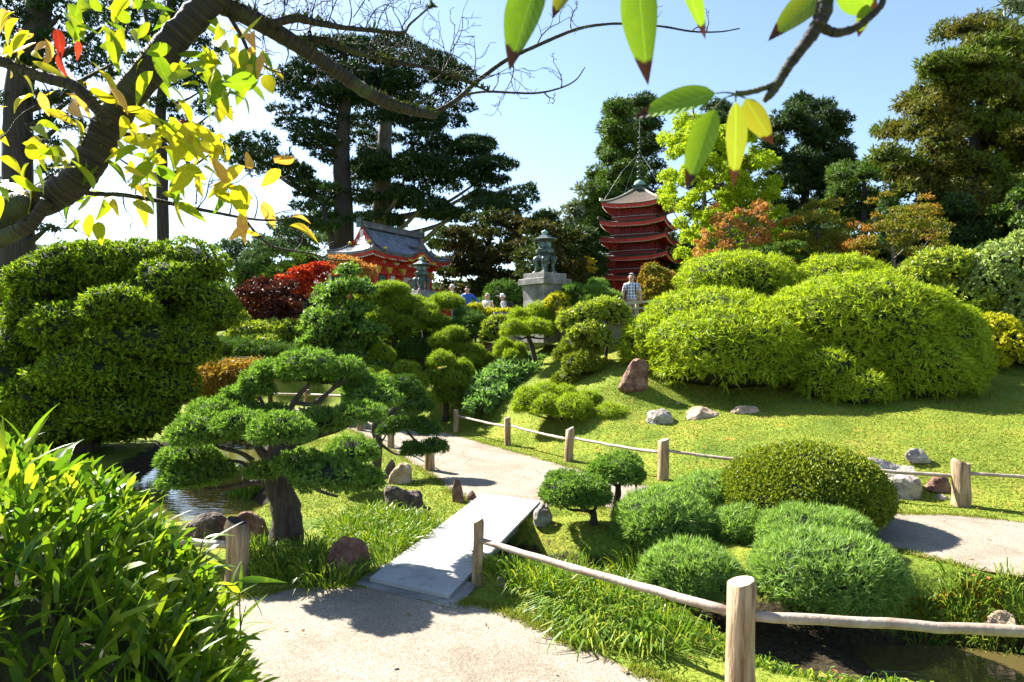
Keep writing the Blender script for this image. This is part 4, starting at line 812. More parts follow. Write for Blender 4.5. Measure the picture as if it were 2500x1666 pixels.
big_i = np.argsort(-( (n[:, 1] < .1) * 1.0 + (n[:, 2] > .2) * .8 + rng.random(len(p)) * 1.2))[:300]
msk = np.ones(len(p), bool); msk[big_i] = False
kind(build('leaf_mass', blade_parts(blades(p[msk], d[msk], .17, .030, 'blade', .22), 0, True), M['bamboo'], bb), 'stuff')
build('light_block_core', core_parts(BL, .5, .95, 0, 3), M['clump_core'], bb)  # solid lumps added to block light inside the clump, toned like stems
bm_ = [leaf_mesh('bamboo_leaf', M['bleaf'], w, .2, c, 1.2, 8, s, .25) for w, c, s in ((.15, .25, 0), (.13, .10, .02), (.17, .4, -.02), (.14, .55, .02))]
for i in big_i: place('leaf', bm_[i % 4], p[i] + n[i] * .03, d[i], rng.uniform(.15, .27), rng.uniform(-1, 1), bb)
for i in range(70):
    c, r = BL[i % len(BL)]; a = A(c[0] + rng.uniform(-.7, .7) * r[0], c[1] + rng.uniform(-.7, .7) * r[1], 0); e = A(a[0] + rng.normal() * .12, a[1] + rng.normal() * .1, c[2] + r[2] * rng.uniform(.2, .95))
    limb('culm', bb, [a, (a + e) / 2, e], .006, .003, M['sedge'], 5)
# the few shoots that stand out to the right
for (bx, by, tx, ty, Y) in ((588, 1560, 582, 1400, 3.9), (470, 1420, 500, 1300, 3.8), (560, 1640, 600, 1480, 4.0), (520, 1560, 560, 1460, 3.9)):
    a, e = P(bx, by, Y), P(tx, ty, Y); limb('culm', bb, [a, (a + e) / 2, e], .005, .003, M['sedge'], 5)
    for k in range(7): s = a + (e - a) * rng.uniform(.3, 1.0); place('leaf', bm_[k % 4], s, A(rng.normal() * .8 + .25, rng.normal() * .4, rng.uniform(-.1, 1)), rng.uniform(.17, .27), rng.uniform(-1, 1), bb)

# ------------------------------------------------------------------ cherry tree reaching in from the left
def bark_cherry():
    m, nt = newmat('cherry_bark'); L = nt.links; tc = node(nt, 'ShaderNodeTexCoord'); at = node(nt, 'ShaderNodeAttribute', attribute_name='along')
    cb = node(nt, 'ShaderNodeCombineXYZ'); L.new(at.outputs['Fac'], cb.inputs[0])
    nz = node(nt, 'ShaderNodeTexNoise', Scale=5.0, Detail=5.0); L.new(tc.outputs['Object'], nz.inputs['Vector'])
    ad = node(nt, 'ShaderNodeMath', operation='MULTIPLY_ADD'); L.new(at.outputs['Fac'], ad.inputs[0]); ad.inputs[1].default_value = 60.0
    ns = node(nt, 'ShaderNodeMath', operation='MULTIPLY'); L.new(nz.outputs[0], ns.inputs[0]); ns.inputs[1].default_value = 2.2; L.new(ns.outputs[0], ad.inputs[2])
    n1 = node(nt, 'ShaderNodeTexNoise', noise_dimensions='1D', Scale=1.6, Detail=3.0); L.new(ad.outputs[0], n1.inputs['W'])
    col = ramp(nt, [(.36, (.010, .007, .007)), (.52, (.022, .014, .012)), (.72, (.05, .031, .024))], n1.outputs[0]).outputs[0]
    n2 = node(nt, 'ShaderNodeTexNoise', Scale=6.0, Detail=5.0); L.new(tc.outputs['Object'], n2.inputs['Vector'])
    col = mixc(nt, ramp(nt, [(.56, (0, 0, 0)), (.66, (1, 1, 1))], n2.outputs[0]).outputs[0], col, (.045, .055, .02))
    b = node(nt, 'ShaderNodeBsdfPrincipled', Roughness=.75); L.new(col, b.inputs['Base Color'])
    bp = node(nt, 'ShaderNodeBump', Strength=.9, Distance=.02); L.new(n1.outputs[0], bp.inputs['Height']); L.new(bp.outputs[0], b.inputs['Normal'])
    o = node(nt, 'ShaderNodeOutputMaterial'); L.new(b.outputs[0], o.inputs[0]); return m
M['cherry'] = bark_cherry()
M['lichen'] = leafmat('bark_moss', [(.03, .045, .012), (.06, .075, .02), (.10, .11, .04)], .1, .9, .05)
ch = thing('cherry_tree', 'gnarled mossy cherry limb with yellow-green leaves reaching in from the upper left', 'tree', A(-2.6, 1.7, 0))
def cherry_limb(name, pts, Yf, parent=ch, seg=14, moss=0.0, rough=.055):
    """pts: (px, py, radius px); Yf: depth or (start, end)"""
    q = smooth_path(pts, 6 if seg > 5 else 3); t = np.linspace(0, 1, len(q)); Y = Yf if np.isscalar(Yf) else Yf[0] + (Yf[1] - Yf[0]) * t
    Y = np.broadcast_to(Y, t.shape); X = np.stack([(q[:, 0] - CX) / F * Y, Y, EYE + (CY - q[:, 1]) / F * Y], 1); r = np.maximum(q[:, 2], .6) / F * Y
    v, f = tube(X, r, seg, rough=rough); o = build(name, [(v, f, 0, True)], M['cherry'], parent)
    s = np.concatenate([[0], np.cumsum(np.linalg.norm(np.diff(X, axis=0), axis=1))]); add_attr(o, 'along', np.repeat(s, seg))
    if moss:
        k = int(moss * s[-1] / .018); i = rng.integers(0, len(X), k); a = rng.normal(size=(k, 3)); a[:, 2] = np.abs(a[:, 2]) * 1.2; a = nrm(a)
        on = (np.sin(s[i] * 23) + np.sin(s[i] * 9 + 1)) > -.2
        kind(build('moss', blade_parts(blades(X[i][on] + a[on] * r[i][on, None] * .93, nrm(a[on] + rng.normal(size=(on.sum(), 3)) * .6), .020, .012, 'tri')), M['lichen'], o), 'stuff')
    return X, r
cherry_limb('limb', [(-160, 640, 46), (-60, 560, 43), (40, 512, 38), (125, 482, 36), (185, 440, 36), (225, 385, 36), (262, 312, 36), (312, 236, 36), (372, 165, 36), (432, 90, 35), (490, 28, 33), (550, -45, 32), (620, -130, 30)], 2.0, moss=9)
cherry_limb('limb', [(500, -10, 24), (560, 20, 23), (620, 48, 22), (690, 88, 20), (760, 132, 18), (830, 180, 17), (900, 228, 16), (965, 258, 14), (1030, 276, 11), (1064, 283, 7)], (2.0, 2.5), moss=10)
cherry_limb('limb', [(-60, 600, 22), (20, 575, 20), (80, 540, 16), (115, 490, 14)], 1.95, moss=4)
cherry_limb('branch', [(1052, 280, 7), (1110, 248, 6.5), (1170, 195, 5.5), (1235, 148, 5), (1310, 112, 4.6), (1395, 76, 4.2), (1455, 62, 3.6), (1525, 58, 3), (1610, 64, 2.6), (1690, 77, 2.3), (1755, 78, 1.9), (1806, 70, 1.5)], (2.5, 2.6), seg=8, moss=0)
cherry_limb('branch', [(1130, 232, 3.4), (1190, 224, 3), (1300, 228, 2.6), (1365, 216, 2.2), (1405, 196, 1.8), (1428, 165, 1.4)], 2.55, seg=6)
cherry_limb('branch', [(660, 60, 10), (720, 45, 11), (770, 55, 9), (830, 66, 7), (900, 74, 5.5), (980, 80, 4), (1000, 60, 3), (1040, 25, 2.4), (1056, 12, 1.8)], (2.1, 2.3), seg=8, moss=6)
cherry_limb('branch', [(700, 95, 9), (790, 100, 9), (850, 122, 8), (900, 135, 7), (960, 152, 6), (1040, 165, 4.6), (1110, 188, 3.6), (1190, 222, 2.6)], (2.2, 2.5), seg=8, moss=8)
cherry_limb('branch', [(-40, 130, 14), (40, 165, 13), (110, 190, 14), (170, 205, 15), (215, 240, 14), (262, 300, 12)], 1.9, seg=10, moss=6)
cherry_limb('branch', [(195, 470, 6), (240, 474, 5.5), (300, 476, 6), (380, 490, 5.5), (460, 506, 5), (540, 522, 4), (600, 533, 3.4), (660, 538, 2.6), (725, 530, 1.6)], (2.0, 2.3), seg=8)
cherry_limb('branch', [(596, 533, 3), (625, 570, 3), (660, 600, 2.8), (710, 612, 2.6), (760, 620, 2.4), (810, 634, 1.8), (862, 636, 1.2)], (2.3, 2.45), seg=6)
cherry_limb('branch', [(300, 328, 6), (350, 330, 5), (400, 340, 4), (440, 375, 3), (462, 400, 2), (480, 445, 1.6), (478, 500, 2)], 2.15, seg=7)
cherry_limb('branch', [(560, 40, 6), (590, 90, 5), (610, 130, 4), (650, 165, 2.6), (690, 180, 1.6)], 2.05, seg=6)
cherry_limb('branch', [(345, -20, 6), (358, 50, 5), (362, 85, 4)], 1.9, seg=6)
cherry_limb('branch', [(170, 210, 5), (230, 180, 4), (290, 140, 3), (310, 60, 2)], 1.95, seg=6)
tw = random.Random(5)
def twig(px, py, ang, ln, Y, r=2.0, forks=2):
    """a crooked spur-bearing twig in the photograph's directions; ang in degrees, 90 = up"""
    pts = [(px, py, r)]; a = ang
    for i in range(4):
        a += tw.uniform(-28, 28); px += math.cos(math.radians(a)) * ln / 4; py -= math.sin(math.radians(a)) * ln / 4; pts.append((px, py, r * (1 - .18 * (i + 1))))
        if forks and tw.random() < .55: twig(px, py, a + tw.choice((-1, 1)) * tw.uniform(30, 70), ln * tw.uniform(.3, .55), Y + tw.uniform(-.05, .05), r * .6, forks - 1)
    cherry_limb('twig', pts, Y, seg=5, rough=.12)
for q in ((620, 20, 70, 90, 2.1), (700, 10, 95, 80, 2.1), (800, 60, 60, 150, 2.2), (760, 60, 95, 100, 2.2), (850, 70, 80, 110, 2.2), (890, 74, 40, 110, 2.25), (905, 130, 100, 130, 2.3), (980, 82, 80, 90, 2.3), (1000, 90, 110, 100, 2.3), (960, 78, -40, 90, 2.3),
          (1080, 175, 55, 120, 2.4), (1100, 185, 20, 90, 2.45), (1165, 198, 110, 110, 2.5), (1250, 142, -70, 110, 2.55), (1310, 112, 55, 110, 2.55), (1395, 76, 110, 60, 2.6), (1590, 62, 45, 60, 2.6), (1690, 76, 65, 40, 2.6), (1725, 78, 55, 50, 2.6), (1370, 215, 70, 70, 2.55), (1200, 225, 70, 40, 2.55), (1330, 228, -60, 30, 2.55),
          (1120, 190, -60, 60, 2.45), (960, 155, 70, 90, 2.4), (900, 140, 60, 100, 2.3), (820, 110, 40, 110, 2.3), (700, 110, -100, 90, 2.15), (780, 150, -120, 70, 2.2), (640, 60, -110, 120, 2.1), (580, 90, -30, 100, 2.1), (600, 60, 80, 70, 2.05), (440, 376, -70, 120, 2.2), (400, 345, -30, 150, 2.2), (420, 500, 60, 130, 2.1), (480, 510, 75, 150, 2.15), (560, 525, 60, 90, 2.2), (640, 540, 40, 110, 2.3), (620, 536, 100, 90, 2.3),
          (330, 480, 80, 110, 2.1), (300, 478, -60, 70, 2.05), (130, 480, -50, 90, 2.0), (100, 545, -20, 160, 1.95), (90, 190, -60, 110, 1.9), (30, 160, -80, 120, 1.9), (60, 300, -30, 110, 1.95), (0, 340, 20, 120, 1.95), (240, 300, 130, 100, 1.95), (200, 440, 150, 110, 2.0), (720, 613, 60, 60, 2.4), (770, 622, 30, 50, 2.4), (520, 470, 40, 130, 2.2)):
    twig(*q)
for i in range(46):
    x = tw.uniform(560, 1180); y = 20 + (x - 560) * .27 + tw.gauss(0, 28); twig(x, y, tw.uniform(-20, 130), tw.uniform(60, 150), 2.1 + (x - 560) / 1500, 1.7, 2)
cm_ = {k: [leaf_mesh('cherry_leaf', M[k], w, f_, c, 1.8, 8, s, .45) for w, f_, c, s in ((.46, .3, .22, .01), (.40, .6, .40, .03), (.52, .2, -.15, -.03), (.36, 1.0, .3, .04))] for k in ('cleaf', 'cleaf_y', 'cleaf_o', 'cleaf_r')}
clus = [(60, 90, 70, 9, 'yo'), (40, 160, 70, 8, 'yo'), (190, 40, 50, 8, 'g'), (250, 20, 70, 9, 'g'), (330, 40, 50, 7, 'g'), (300, 100, 60, 8, 'g'), (390, 20, 40, 5, 'g'), (60, 330, 80, 12, 'gy'), (20, 440, 60, 8, 'gy'), (120, 370, 60, 7, 'g'), (230, 210, 50, 8, 'y'), (210, 250, 50, 5, 'o'), (60, 230, 60, 5, 'y'),
        (350, 300, 70, 16, 'y'), (420, 320, 70, 16, 'yg'), (470, 350, 60, 14, 'y'), (380, 380, 60, 10, 'yg'), (320, 390, 50, 7, 'yg'), (270, 430, 60, 10, 'yg'), (250, 480, 50, 7, 'g'), (300, 450, 60, 8, 'yg'), (210, 520, 50, 6, 'g'), (520, 90, 60, 10, 'g'), (500, 140, 60, 9, 'g'), (560, 170, 60, 9, 'g'), (610, 150, 60, 7, 'gy'), (650, 180, 60, 6, 'gy'), (430, 140, 50, 8, 'g'), (530, 200, 40, 5, 'g'),
        (480, 470, 70, 7, 'yg'), (620, 480, 80, 8, 'yo'), (660, 530, 50, 5, 'yo'), (560, 470, 60, 5, 'y'), (510, 400, 50, 5, 'y'), (620, 95, 40, 4, 'o'), (390, 190, 50, 6, 'g'), (100, 530, 60, 6, 'g'), (540, 440, 60, 5, 'y')]
K = {'g': 'cleaf', 'y': 'cleaf_y', 'o': 'cleaf_o'}
cnt = 0
for cx_, cy_, sp, n, kk in clus:
    for i in range(n):
        if cnt >= 290: break
        Y = tw.uniform(1.75, 2.25); p0 = P(cx_ + tw.gauss(0, sp * .75), cy_ + tw.gauss(0, sp * .6), Y)
        d0 = A(tw.gauss(.15, .6), tw.gauss(-.1, .5), tw.gauss(-.55, .5)); place('leaf', cm_[K[tw.choice(kk)]][tw.randrange(4)], p0, d0, tw.uniform(.055, .105), tw.uniform(-1.2, 1.2), ch); cnt += 1
for px, py, d0, L in ((150, 150, (.05, -.2, -1), .075), (190, 125, (.1, 0, -1), .05), (137, 95, (.3, 0, -1), .08), (447, 315, (.1, -.2, -.4), .03)): place('leaf', cm_['cleaf_r'][1], P(px, py - 25, 1.9), d0, L, .7, ch)

# ------------------------------------------------------------------ hanging cherry spray very near the lens
hs = thing('cherry_spray', 'near hanging cherry twig with large brown-tipped leaves at the top right', 'tree', P(1950, -60, .78))
def near_twig(pts, Y=.78):
    return cherry_limb('twig', pts, Y, hs, 10, 0, .07)
near_twig([(2030, -60, 20), (2016, 0, 20), (2000, 55, 19), (1965, 108, 15), (1932, 152, 13), (1905, 195, 12), (1885, 225, 11), (1866, 246, 7)])
near_twig([(1903, 200, 8), (1870, 214, 7), (1830, 226, 7), (1794, 229, 7)])
near_twig([(1995, 62, 13), (2040, 80, 11), (2085, 70, 10), (2120, 45, 9), (2152, 12, 8), (2160, -30, 7)])
def near_leaf(b, t, w, mat, Y=.78, dY=.0, roll=0.0, fold=.25):
    a, e = P(b[0], b[1], Y), P(t[0], t[1], Y + dY); d = e - a; L = np.linalg.norm(d); me = leaf_mesh('cherry_leaf', M[mat], w / math.hypot(t[0] - b[0], t[1] - b[1]), fold, .06, 1.6, 12, .01, .4)
    dv = Vector(d).normalized(); yax = dv; zax = Vector((0, -1, 0)); zax = (zax - yax * zax.dot(yax)).normalized(); xax = yax.cross(zax)
    q = Matrix((xax, yax, zax)).transposed().to_4x4() @ Matrix.Rotation(roll, 4, 'Y')
    o = bpy.data.objects.new('leaf', me); C.objects.link(o); o.parent = hs; o.matrix_local = Matrix.Translation(Vector(a) - Vector(OFF[hs.name])) @ q @ Matrix.Scale(L, 4)
for b, t, w, m, rl in (((1318, -70), (1238, 168), 118, 'near_leaf', .45), ((1556, -90), (1578, 206), 100, 'near_leaf', .5), ((1660, -70), (1730, 92), 74, 'near_leaf', -.5), ((1400, -60), (1346, 44), 60, 'near_leaf_o', .4), ((1748, 228), (1542, 282), 84, 'near_leaf', .45),
                    ((1746, 266), (1672, 462), 78, 'near_leaf', .5), ((1796, 248), (1798, 456), 66, 'near_leaf_o', -.3), ((1820, 240), (1888, 356), 56, 'near_leaf_o', .7), ((2016, -24), (1874, 96), 84, 'near_leaf_o', .4), ((2040, -50), (2150, 30), 96, 'near_leaf', .2), ((2118, 10), (2096, 92), 40, 'near_leaf_o', .3)):
    near_leaf(b, t, w, m, .78, .02, rl)
for pts in ([(1794, 229, 2.2), (1770, 226, 1.8), (1748, 228, 1.8)], [(1792, 232, 2.2), (1770, 240, 1.8), (1746, 266, 1.8)], [(1796, 232, 2.2), (1796, 248, 2)], [(1800, 232, 2.2), (1820, 240, 1.8)]): near_twig(pts)
# ------------------------------------------------------------------ trees behind
def in_poly(poly, n):
    poly = np.array(poly, float); lo, hi = poly.min(0), poly.max(0); out = []
    while len(out) < n:
        q = rng.uniform(lo, hi, (n * 2, 2)); k = inside(q[:, 0], q[:, 1], poly); out += list(q[k])
    return np.array(out[:n])
def tree(name, label, Y, clumps, trunk, style, mat, sc=1.0, cover=1.0, tr=(.4, .15), bark='bark_dark', limbs=14, core=0, depth=.9, k=2, flat=.6, cat='tree', group=None, inner=.42, limb_r=.35):
    """clumps: (px, py, w, h[, dY]) foliage masses; trunk: px polyline from the ground up"""
    tp = [P(q[0], q[1], Y + (q[2] if len(q) > 2 else 0)) for q in trunk]; b = tp[0].copy(); g = gz(b[0], b[1]); b[2] = min(b[2], g)
    root = thing(name, label, cat, b, group); tp[0] = b - A(0, 0, .2)
    p = smooth_path(tp, 5); t = np.linspace(0, 1, len(p)); v, f = tube(p, tr[0] + (tr[1] - tr[0]) * t, 12, rough=.05)
    build('trunk', [(v, f, 0, True)], M[bark], root)
    lbs = []
    for q in clumps:
        c = P(q[0], q[1], Y + (q[4] if len(q) > 4 else 0)); s = Y / F; lbs.append(lobes_of(c, A(q[2] * s / 2, q[2] * s / 2 * depth, q[3] * s / 2), k, .5))
    allp = []; L, W, shp, o_, u_, r_, dr, cv = STY[style]; L, W = L * sc, W * sc
    for lb in lbs:
        pp, n = sample(lb, cv * cover / (L * W * .5) / 3, flat, -.85, inner, .22, .1); pp, d, sd_ = fan(pp, n, 3, L, o_, u_, r_); allp += blade_parts(blades(pp, d, L, W, shp, dr, sd_))
        if core: allp += core_parts(lb, core, flat, 1, 1)
    build('crown', allp, [M[mat], M['twigs']], root)
    if limbs:
        idx = rng.permutation(len(lbs))[:limbs]; pts = []
        for i in idx:
            c = lbs[i][0][0] - A(0, 0, lbs[i][0][1][2] * .2); j = int(np.argmin(np.abs(p[:, 2] - (c[2] - .45 * np.linalg.norm((c - p[len(p) // 2])[:2])))));
            s = p[j]; m = (s * .45 + c * .55); m[2] -= .08 * np.linalg.norm(c - s); r = limb_r * (tr[0] + (tr[1] - tr[0]) * t[j])
            w, ff = tube(smooth_path([s, m, c], 4), np.linspace(r, r * .3, 9), 6); build('limb', [(w, ff, 0, True)], M[bark], root)
    return root
def fill(poly, n, w, h, dY): return [(x, y, rng.uniform(*w), rng.uniform(*h), rng.uniform(-dY, dY)) for x, y in in_poly(poly, n)]
z2 = Z(500, 0, 2.45)
cl = [z2(*q) for q in ((300, 850, 300, 90, -1), (260, 900, 260, 90), (330, 960, 420, 100, -1), (420, 1000, 380, 90), (530, 1020, 260, 80, 1), (560, 745, 300, 60), (660, 780, 330, 90), (640, 840, 280, 90, -1), (720, 870, 300, 90), (500, 520, 260, 70), (620, 480, 380, 90), (560, 440, 260, 70), (700, 400, 380, 100), (780, 340, 400, 90), (690, 290, 300, 80),
     (820, 260, 260, 70), (600, 560, 300, 80), (760, 560, 260, 90), (700, 640, 260, 60), (480, 660, 220, 40), (620, 1110, 220, 60), (700, 1170, 240, 70), (600, 1160, 160, 50), (660, 1250, 170, 80), (740, 1320, 180, 90), (650, 1330, 130, 60), (820, 720, 200, 70), (860, 600, 200, 80), (880, 480, 240, 90), (560, 1060, 200, 50), (760, 960, 160, 60), (700, 930, 150, 60))]
tree('cypress_tree', 'tall dark cypress with open flat tiers left of the temple ridge', 62, cl, [(838, 620), (838, 500), (834, 400), (838, 300), (846, 220), (836, 120)], 'tuft', 'cypress', 1.97, .9, (1.0, .35), limbs=22, depth=.8, k=3)
hull = [z2(*q) for q in ((880, 240), (1180, 230), (1380, 320), (1500, 430), (1520, 600), (1590, 700), (1610, 800), (1720, 880), (1780, 980), (1760, 1100), (1790, 1180), (1690, 1250), (1540, 1320), (1300, 1400), (1050, 1400), (900, 1330), (890, 1100), (910, 900), (890, 700), (800, 500), (820, 330))]
tree('cypress_tree', 'broad dark cypress spreading behind the temple roof', 66, fill(hull, 120, (60, 125), (20, 38), 9), [(925, 640), (930, 540), (936, 430), (940, 330), (945, 250), (950, 120)], 'tuft', 'cypress', 1.97, 1.0, (1.05, .4), 'bark_grey', limbs=16, depth=.9, k=3)
tree('cypress_tree', 'small flat-topped cypress standing against the sky right of the big cypress', 85, [(1270, 470, 90, 24), (1240, 490, 80, 24), (1290, 488, 60, 22), (1220, 512, 70, 24), (1265, 510, 70, 24), (1200, 530, 70, 26), (1295, 455, 35, 20), (1250, 532, 60, 26)], [(1262, 640), (1268, 560), (1258, 500), (1265, 470)], 'tuft', 'cypress', 2.13, 1.0, (.5, .2), limbs=8, k=3)
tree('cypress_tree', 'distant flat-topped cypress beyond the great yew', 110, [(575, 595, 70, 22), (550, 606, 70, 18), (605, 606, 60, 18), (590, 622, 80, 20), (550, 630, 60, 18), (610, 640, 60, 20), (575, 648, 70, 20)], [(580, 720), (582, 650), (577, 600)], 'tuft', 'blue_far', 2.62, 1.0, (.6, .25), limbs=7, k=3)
tree('pine_tree', 'tall pine with a thick dark trunk at the far left edge', 46, [(60, 60, 120, 50), (150, 30, 140, 50), (170, 110, 160, 60), (80, 160, 110, 50), (250, 60, 120, 60), (230, 170, 120, 50), (150, 300, 110, 50), (110, 350, 70, 40), (130, 420, 70, 40), (20, 250, 80, 50), (170, 240, 100, 40), (20, 100, 90, 60), (100, 240, 90, 40), (30, 450, 60, 40), (20, 20, 100, 50), (110, 560, 60, 24)], [(42, 760), (42, 600), (44, 400), (48, 200), (90, 60), (100, -80)], 'tuft', 'cypress', 1.39, .9, (1.05, .7), limbs=16, k=3)
tree('pine_tree', 'slender pine with a straight bare trunk above the great yew', 52, [(430, 60, 130, 60), (480, 120, 120, 60), (440, 190, 130, 60), (500, 210, 110, 60), (520, 270, 90, 50), (490, 330, 70, 50), (530, 360, 50, 40), (380, 100, 110, 60), (340, 150, 80, 40), (400, 20, 140, 50), (280, 30, 120, 50), (330, 80, 100, 40), (300, 240, 60, 40), (400, 260, 70, 40), (440, 300, 60, 40), (270, 370, 60, 30)], [(397, 760), (397, 560), (395, 400), (392, 260), (410, 140), (420, -40)], 'tuft', 'cypress', 1.48, .9, (.48, .30), limbs=16, k=3)
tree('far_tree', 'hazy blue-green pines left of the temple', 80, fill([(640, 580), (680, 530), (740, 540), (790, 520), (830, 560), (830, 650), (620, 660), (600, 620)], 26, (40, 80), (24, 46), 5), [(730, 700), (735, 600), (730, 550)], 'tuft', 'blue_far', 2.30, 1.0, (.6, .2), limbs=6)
tree('far_tree', 'bare-limbed tree leaning beside the cypress trunk by the temple', 58, fill([(740, 430), (800, 420), (820, 520), (800, 580), (750, 600), (700, 560)], 12, (40, 70), (22, 40), 3), [(825, 640), (812, 600), (795, 540), (790, 500)], 'tuft', 'cedar_dark', 1.80, .9, (.4, .15), limbs=6)
tree('eucalyptus', 'pale grey-green gum tree between the lantern and the tall cedar', 75, fill([(1350, 500), (1400, 470), (1440, 430), (1490, 430), (1500, 520), (1440, 590), (1350, 580), (1330, 540)], 26, (36, 64), (24, 42), 4), [(1420, 700), (1425, 580), (1440, 460)], 'plume', 'grey_gum', 3.0, .8, (.5, .15), 'bark_grey', limbs=8)
tree('far_tree', 'dark small tree crown on the skyline behind the great lantern', 70, [(1330, 530, 60, 30), (1310, 545, 60, 30), (1360, 560, 70, 40), (1400, 590, 90, 50), (1420, 560, 70, 40), (1380, 620, 90, 60)], [(1370, 700), (1370, 580), (1340, 530)], 'tuft', 'cedar_dark', 1.80, 1.0, (.3, .12), limbs=4)
cone = lambda cx, y0, y1, w0, w1, n, ww, hh, dY: [(cx + rng.uniform(-1, 1) * (w0 + (w1 - w0) * ((y - y0) / (y1 - y0))) * .5, y, rng.uniform(*ww), rng.uniform(*hh), rng.uniform(-dY, dY)) for y in np.linspace(y0, y1, n) + rng.uniform(-6, 6, n)]
tree('cedar_tree', 'tall green cedar rising behind the pagoda', 50, cone(1505, 268, 720, 20, 190, 60, (44, 80), (34, 56), 3.0) + cone(1465, 430, 720, 40, 160, 26, (44, 80), (34, 56), 3), [(1505, 760), (1505, 500), (1502, 265)], 'tuft', 'cedar_mid', 1.27, 1.0, (.5, .1), limbs=10, core=.6, k=3)
tree('cedar_tree', 'dark cedar close behind the pagoda spire', 56, cone(1570, 245, 640, 20, 160, 44, (44, 76), (30, 52), 3.5), [(1570, 740), (1570, 500), (1570, 245)], 'tuft', 'cedar_dark', 1.39, 1.0, (.5, .1), limbs=8, core=.6, k=3)
tree('cedar_tree', 'dark cedar behind the upper right of the yellow ginkgo', 54, cone(1760, 262, 600, 30, 150, 30, (44, 76), (32, 54), 3), [(1760, 740), (1760, 500), (1760, 262)], 'tuft', 'cedar_dark', 1.39, 1.0, (.5, .1), limbs=8, core=.6, k=3)
tree('cedar_tree', 'bushy dark cedar right of the ginkgo with two rounded heads', 55, cone(1968, 250, 640, 40, 200, 40, (50, 86), (40, 64), 3.5) + cone(2030, 262, 560, 40, 100, 18, (46, 76), (34, 56), 3) + cone(1900, 300, 640, 30, 100, 20, (46, 76), (34, 56), 3), [(1965, 760), (1965, 500), (1968, 250)], 'tuft', 'cedar_dark', 1.39, 1.0, (.55, .1), limbs=10, core=.6, k=3)
hull = [(2290, 110), (2350, 45), (2420, 50), (2480, 100), (2560, 160), (2620, 520), (2440, 580), (2330, 520), (2250, 480), (2130, 430), (2090, 400), (2100, 360), (2160, 300), (2240, 240), (2280, 170)]
tree('redwood_tree', 'massive olive-green redwood filling the upper right', 44, fill(hull, 145, (60, 110), (44, 76), 6) + [(2420, 60, 80, 50), (2462, 105, 90, 60), (2400, 95, 90, 60), (2352, 72, 70, 50), (2485, 155, 90, 60), (2505, 225, 100, 70), (2480, 300, 110, 70), (2505, 385, 110, 70), (2445, 250, 110, 70), (2440, 180, 100, 60), (2430, 330, 110, 70), (2500, 460, 110, 70), (2440, 420, 110, 70)], [(2385, 720), (2380, 560), (2375, 400), (2390, 280), (2395, 170)], 'tuft', 'redwood', 1.40, 1.0, (.62, .12), limbs=18, core=.6, k=3)
tree('cedar_tree', 'lower green cedar between the dark cedar and the big redwood', 42, fill([(2010, 460), (2060, 400), (2140, 380), (2200, 430), (2290, 470), (2290, 560), (2000, 560)], 34, (50, 84), (40, 64), 3.5), [(2110, 740), (2110, 560), (2110, 420)], 'tuft', 'cedar_mid', 1.15, 1.0, (.3, .1), limbs=6, core=.6, k=3)
tree('redwood_tree', 'dark understorey tree at the right edge behind the pale shrubs', 36, fill([(2420, 560), (2520, 430), (2560, 640), (2440, 660), (2330, 640)], 24, (60, 100), (30, 50), 3), [(2470, 760), (2480, 600), (2490, 480)], 'maple', 'cedar_mid', 1.8, .9, (.2, .1), limbs=8)
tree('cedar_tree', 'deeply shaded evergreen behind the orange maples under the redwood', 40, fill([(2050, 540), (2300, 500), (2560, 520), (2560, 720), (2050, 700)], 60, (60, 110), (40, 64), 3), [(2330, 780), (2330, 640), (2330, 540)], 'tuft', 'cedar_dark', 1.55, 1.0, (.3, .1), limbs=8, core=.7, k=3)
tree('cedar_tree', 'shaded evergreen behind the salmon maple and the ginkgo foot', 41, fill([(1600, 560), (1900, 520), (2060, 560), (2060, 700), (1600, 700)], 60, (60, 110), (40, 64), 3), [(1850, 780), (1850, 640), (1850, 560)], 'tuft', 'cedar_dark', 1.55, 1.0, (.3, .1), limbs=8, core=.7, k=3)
tree('eucalyptus', 'leaf tips of a gum tree in the top right corner', 26, [(2480, 12, 70, 40), (2520, 30, 70, 50), (2540, -30, 140, 70)], [(2640, 900), (2640, 400), (2600, -20)], 'plume', 'grey_gum', 1.3, 1.0, (.3, .15), limbs=3)
hull = [(1615, 340), (1650, 285), (1695, 262), (1720, 300), (1760, 310), (1830, 310), (1880, 380), (1910, 450), (1915, 560), (1900, 640), (1670, 640), (1645, 560), (1620, 480), (1605, 420)]
tree('ginkgo_tree', 'bright yellow-green ginkgo with feathery upward branches beside the pagoda', 33, fill(hull, 200, (24, 50), (20, 42), 3.0) , [(1725, 760), (1722, 600), (1715, 430), (1690, 260)], 'maple', 'ginkgo', 1.0, 1.5, (.2, .06), 'bark_grey', limbs=34, k=2, limb_r=.3, depth=1.2)
hull = [(1700, 640), (1720, 560), (1740, 500), (1770, 480), (1830, 510), (1870, 480), (1890, 560), (1880, 640)]
tree('maple_tree', 'thin salmon-red maple with bare pale twigs behind the bamboo mound', 29, fill(hull, 50, (16, 34), (14, 30), 1.2), [(1790, 760), (1788, 640), (1780, 540)], 'maple', 'maple_salmon', .8, .8, (.08, .03), 'bark_grey', limbs=46, limb_r=.55)
hull = [(2080, 640), (2070, 560), (2120, 500), (2150, 460), (2200, 500), (2260, 480), (2300, 540), (2330, 560), (2290, 640), (2200, 680), (2100, 680)]
tree('maple_tree', 'orange-topped maple with pale bare twigs below the redwood', 27, fill(hull, 80, (30, 60), (10, 20), 2.2), [(2190, 780), (2185, 690), (2180, 600), (2190, 520)], 'maple', 'maple_orange', .85, .7, (.11, .04), 'bark_grey', limbs=20, limb_r=.45)
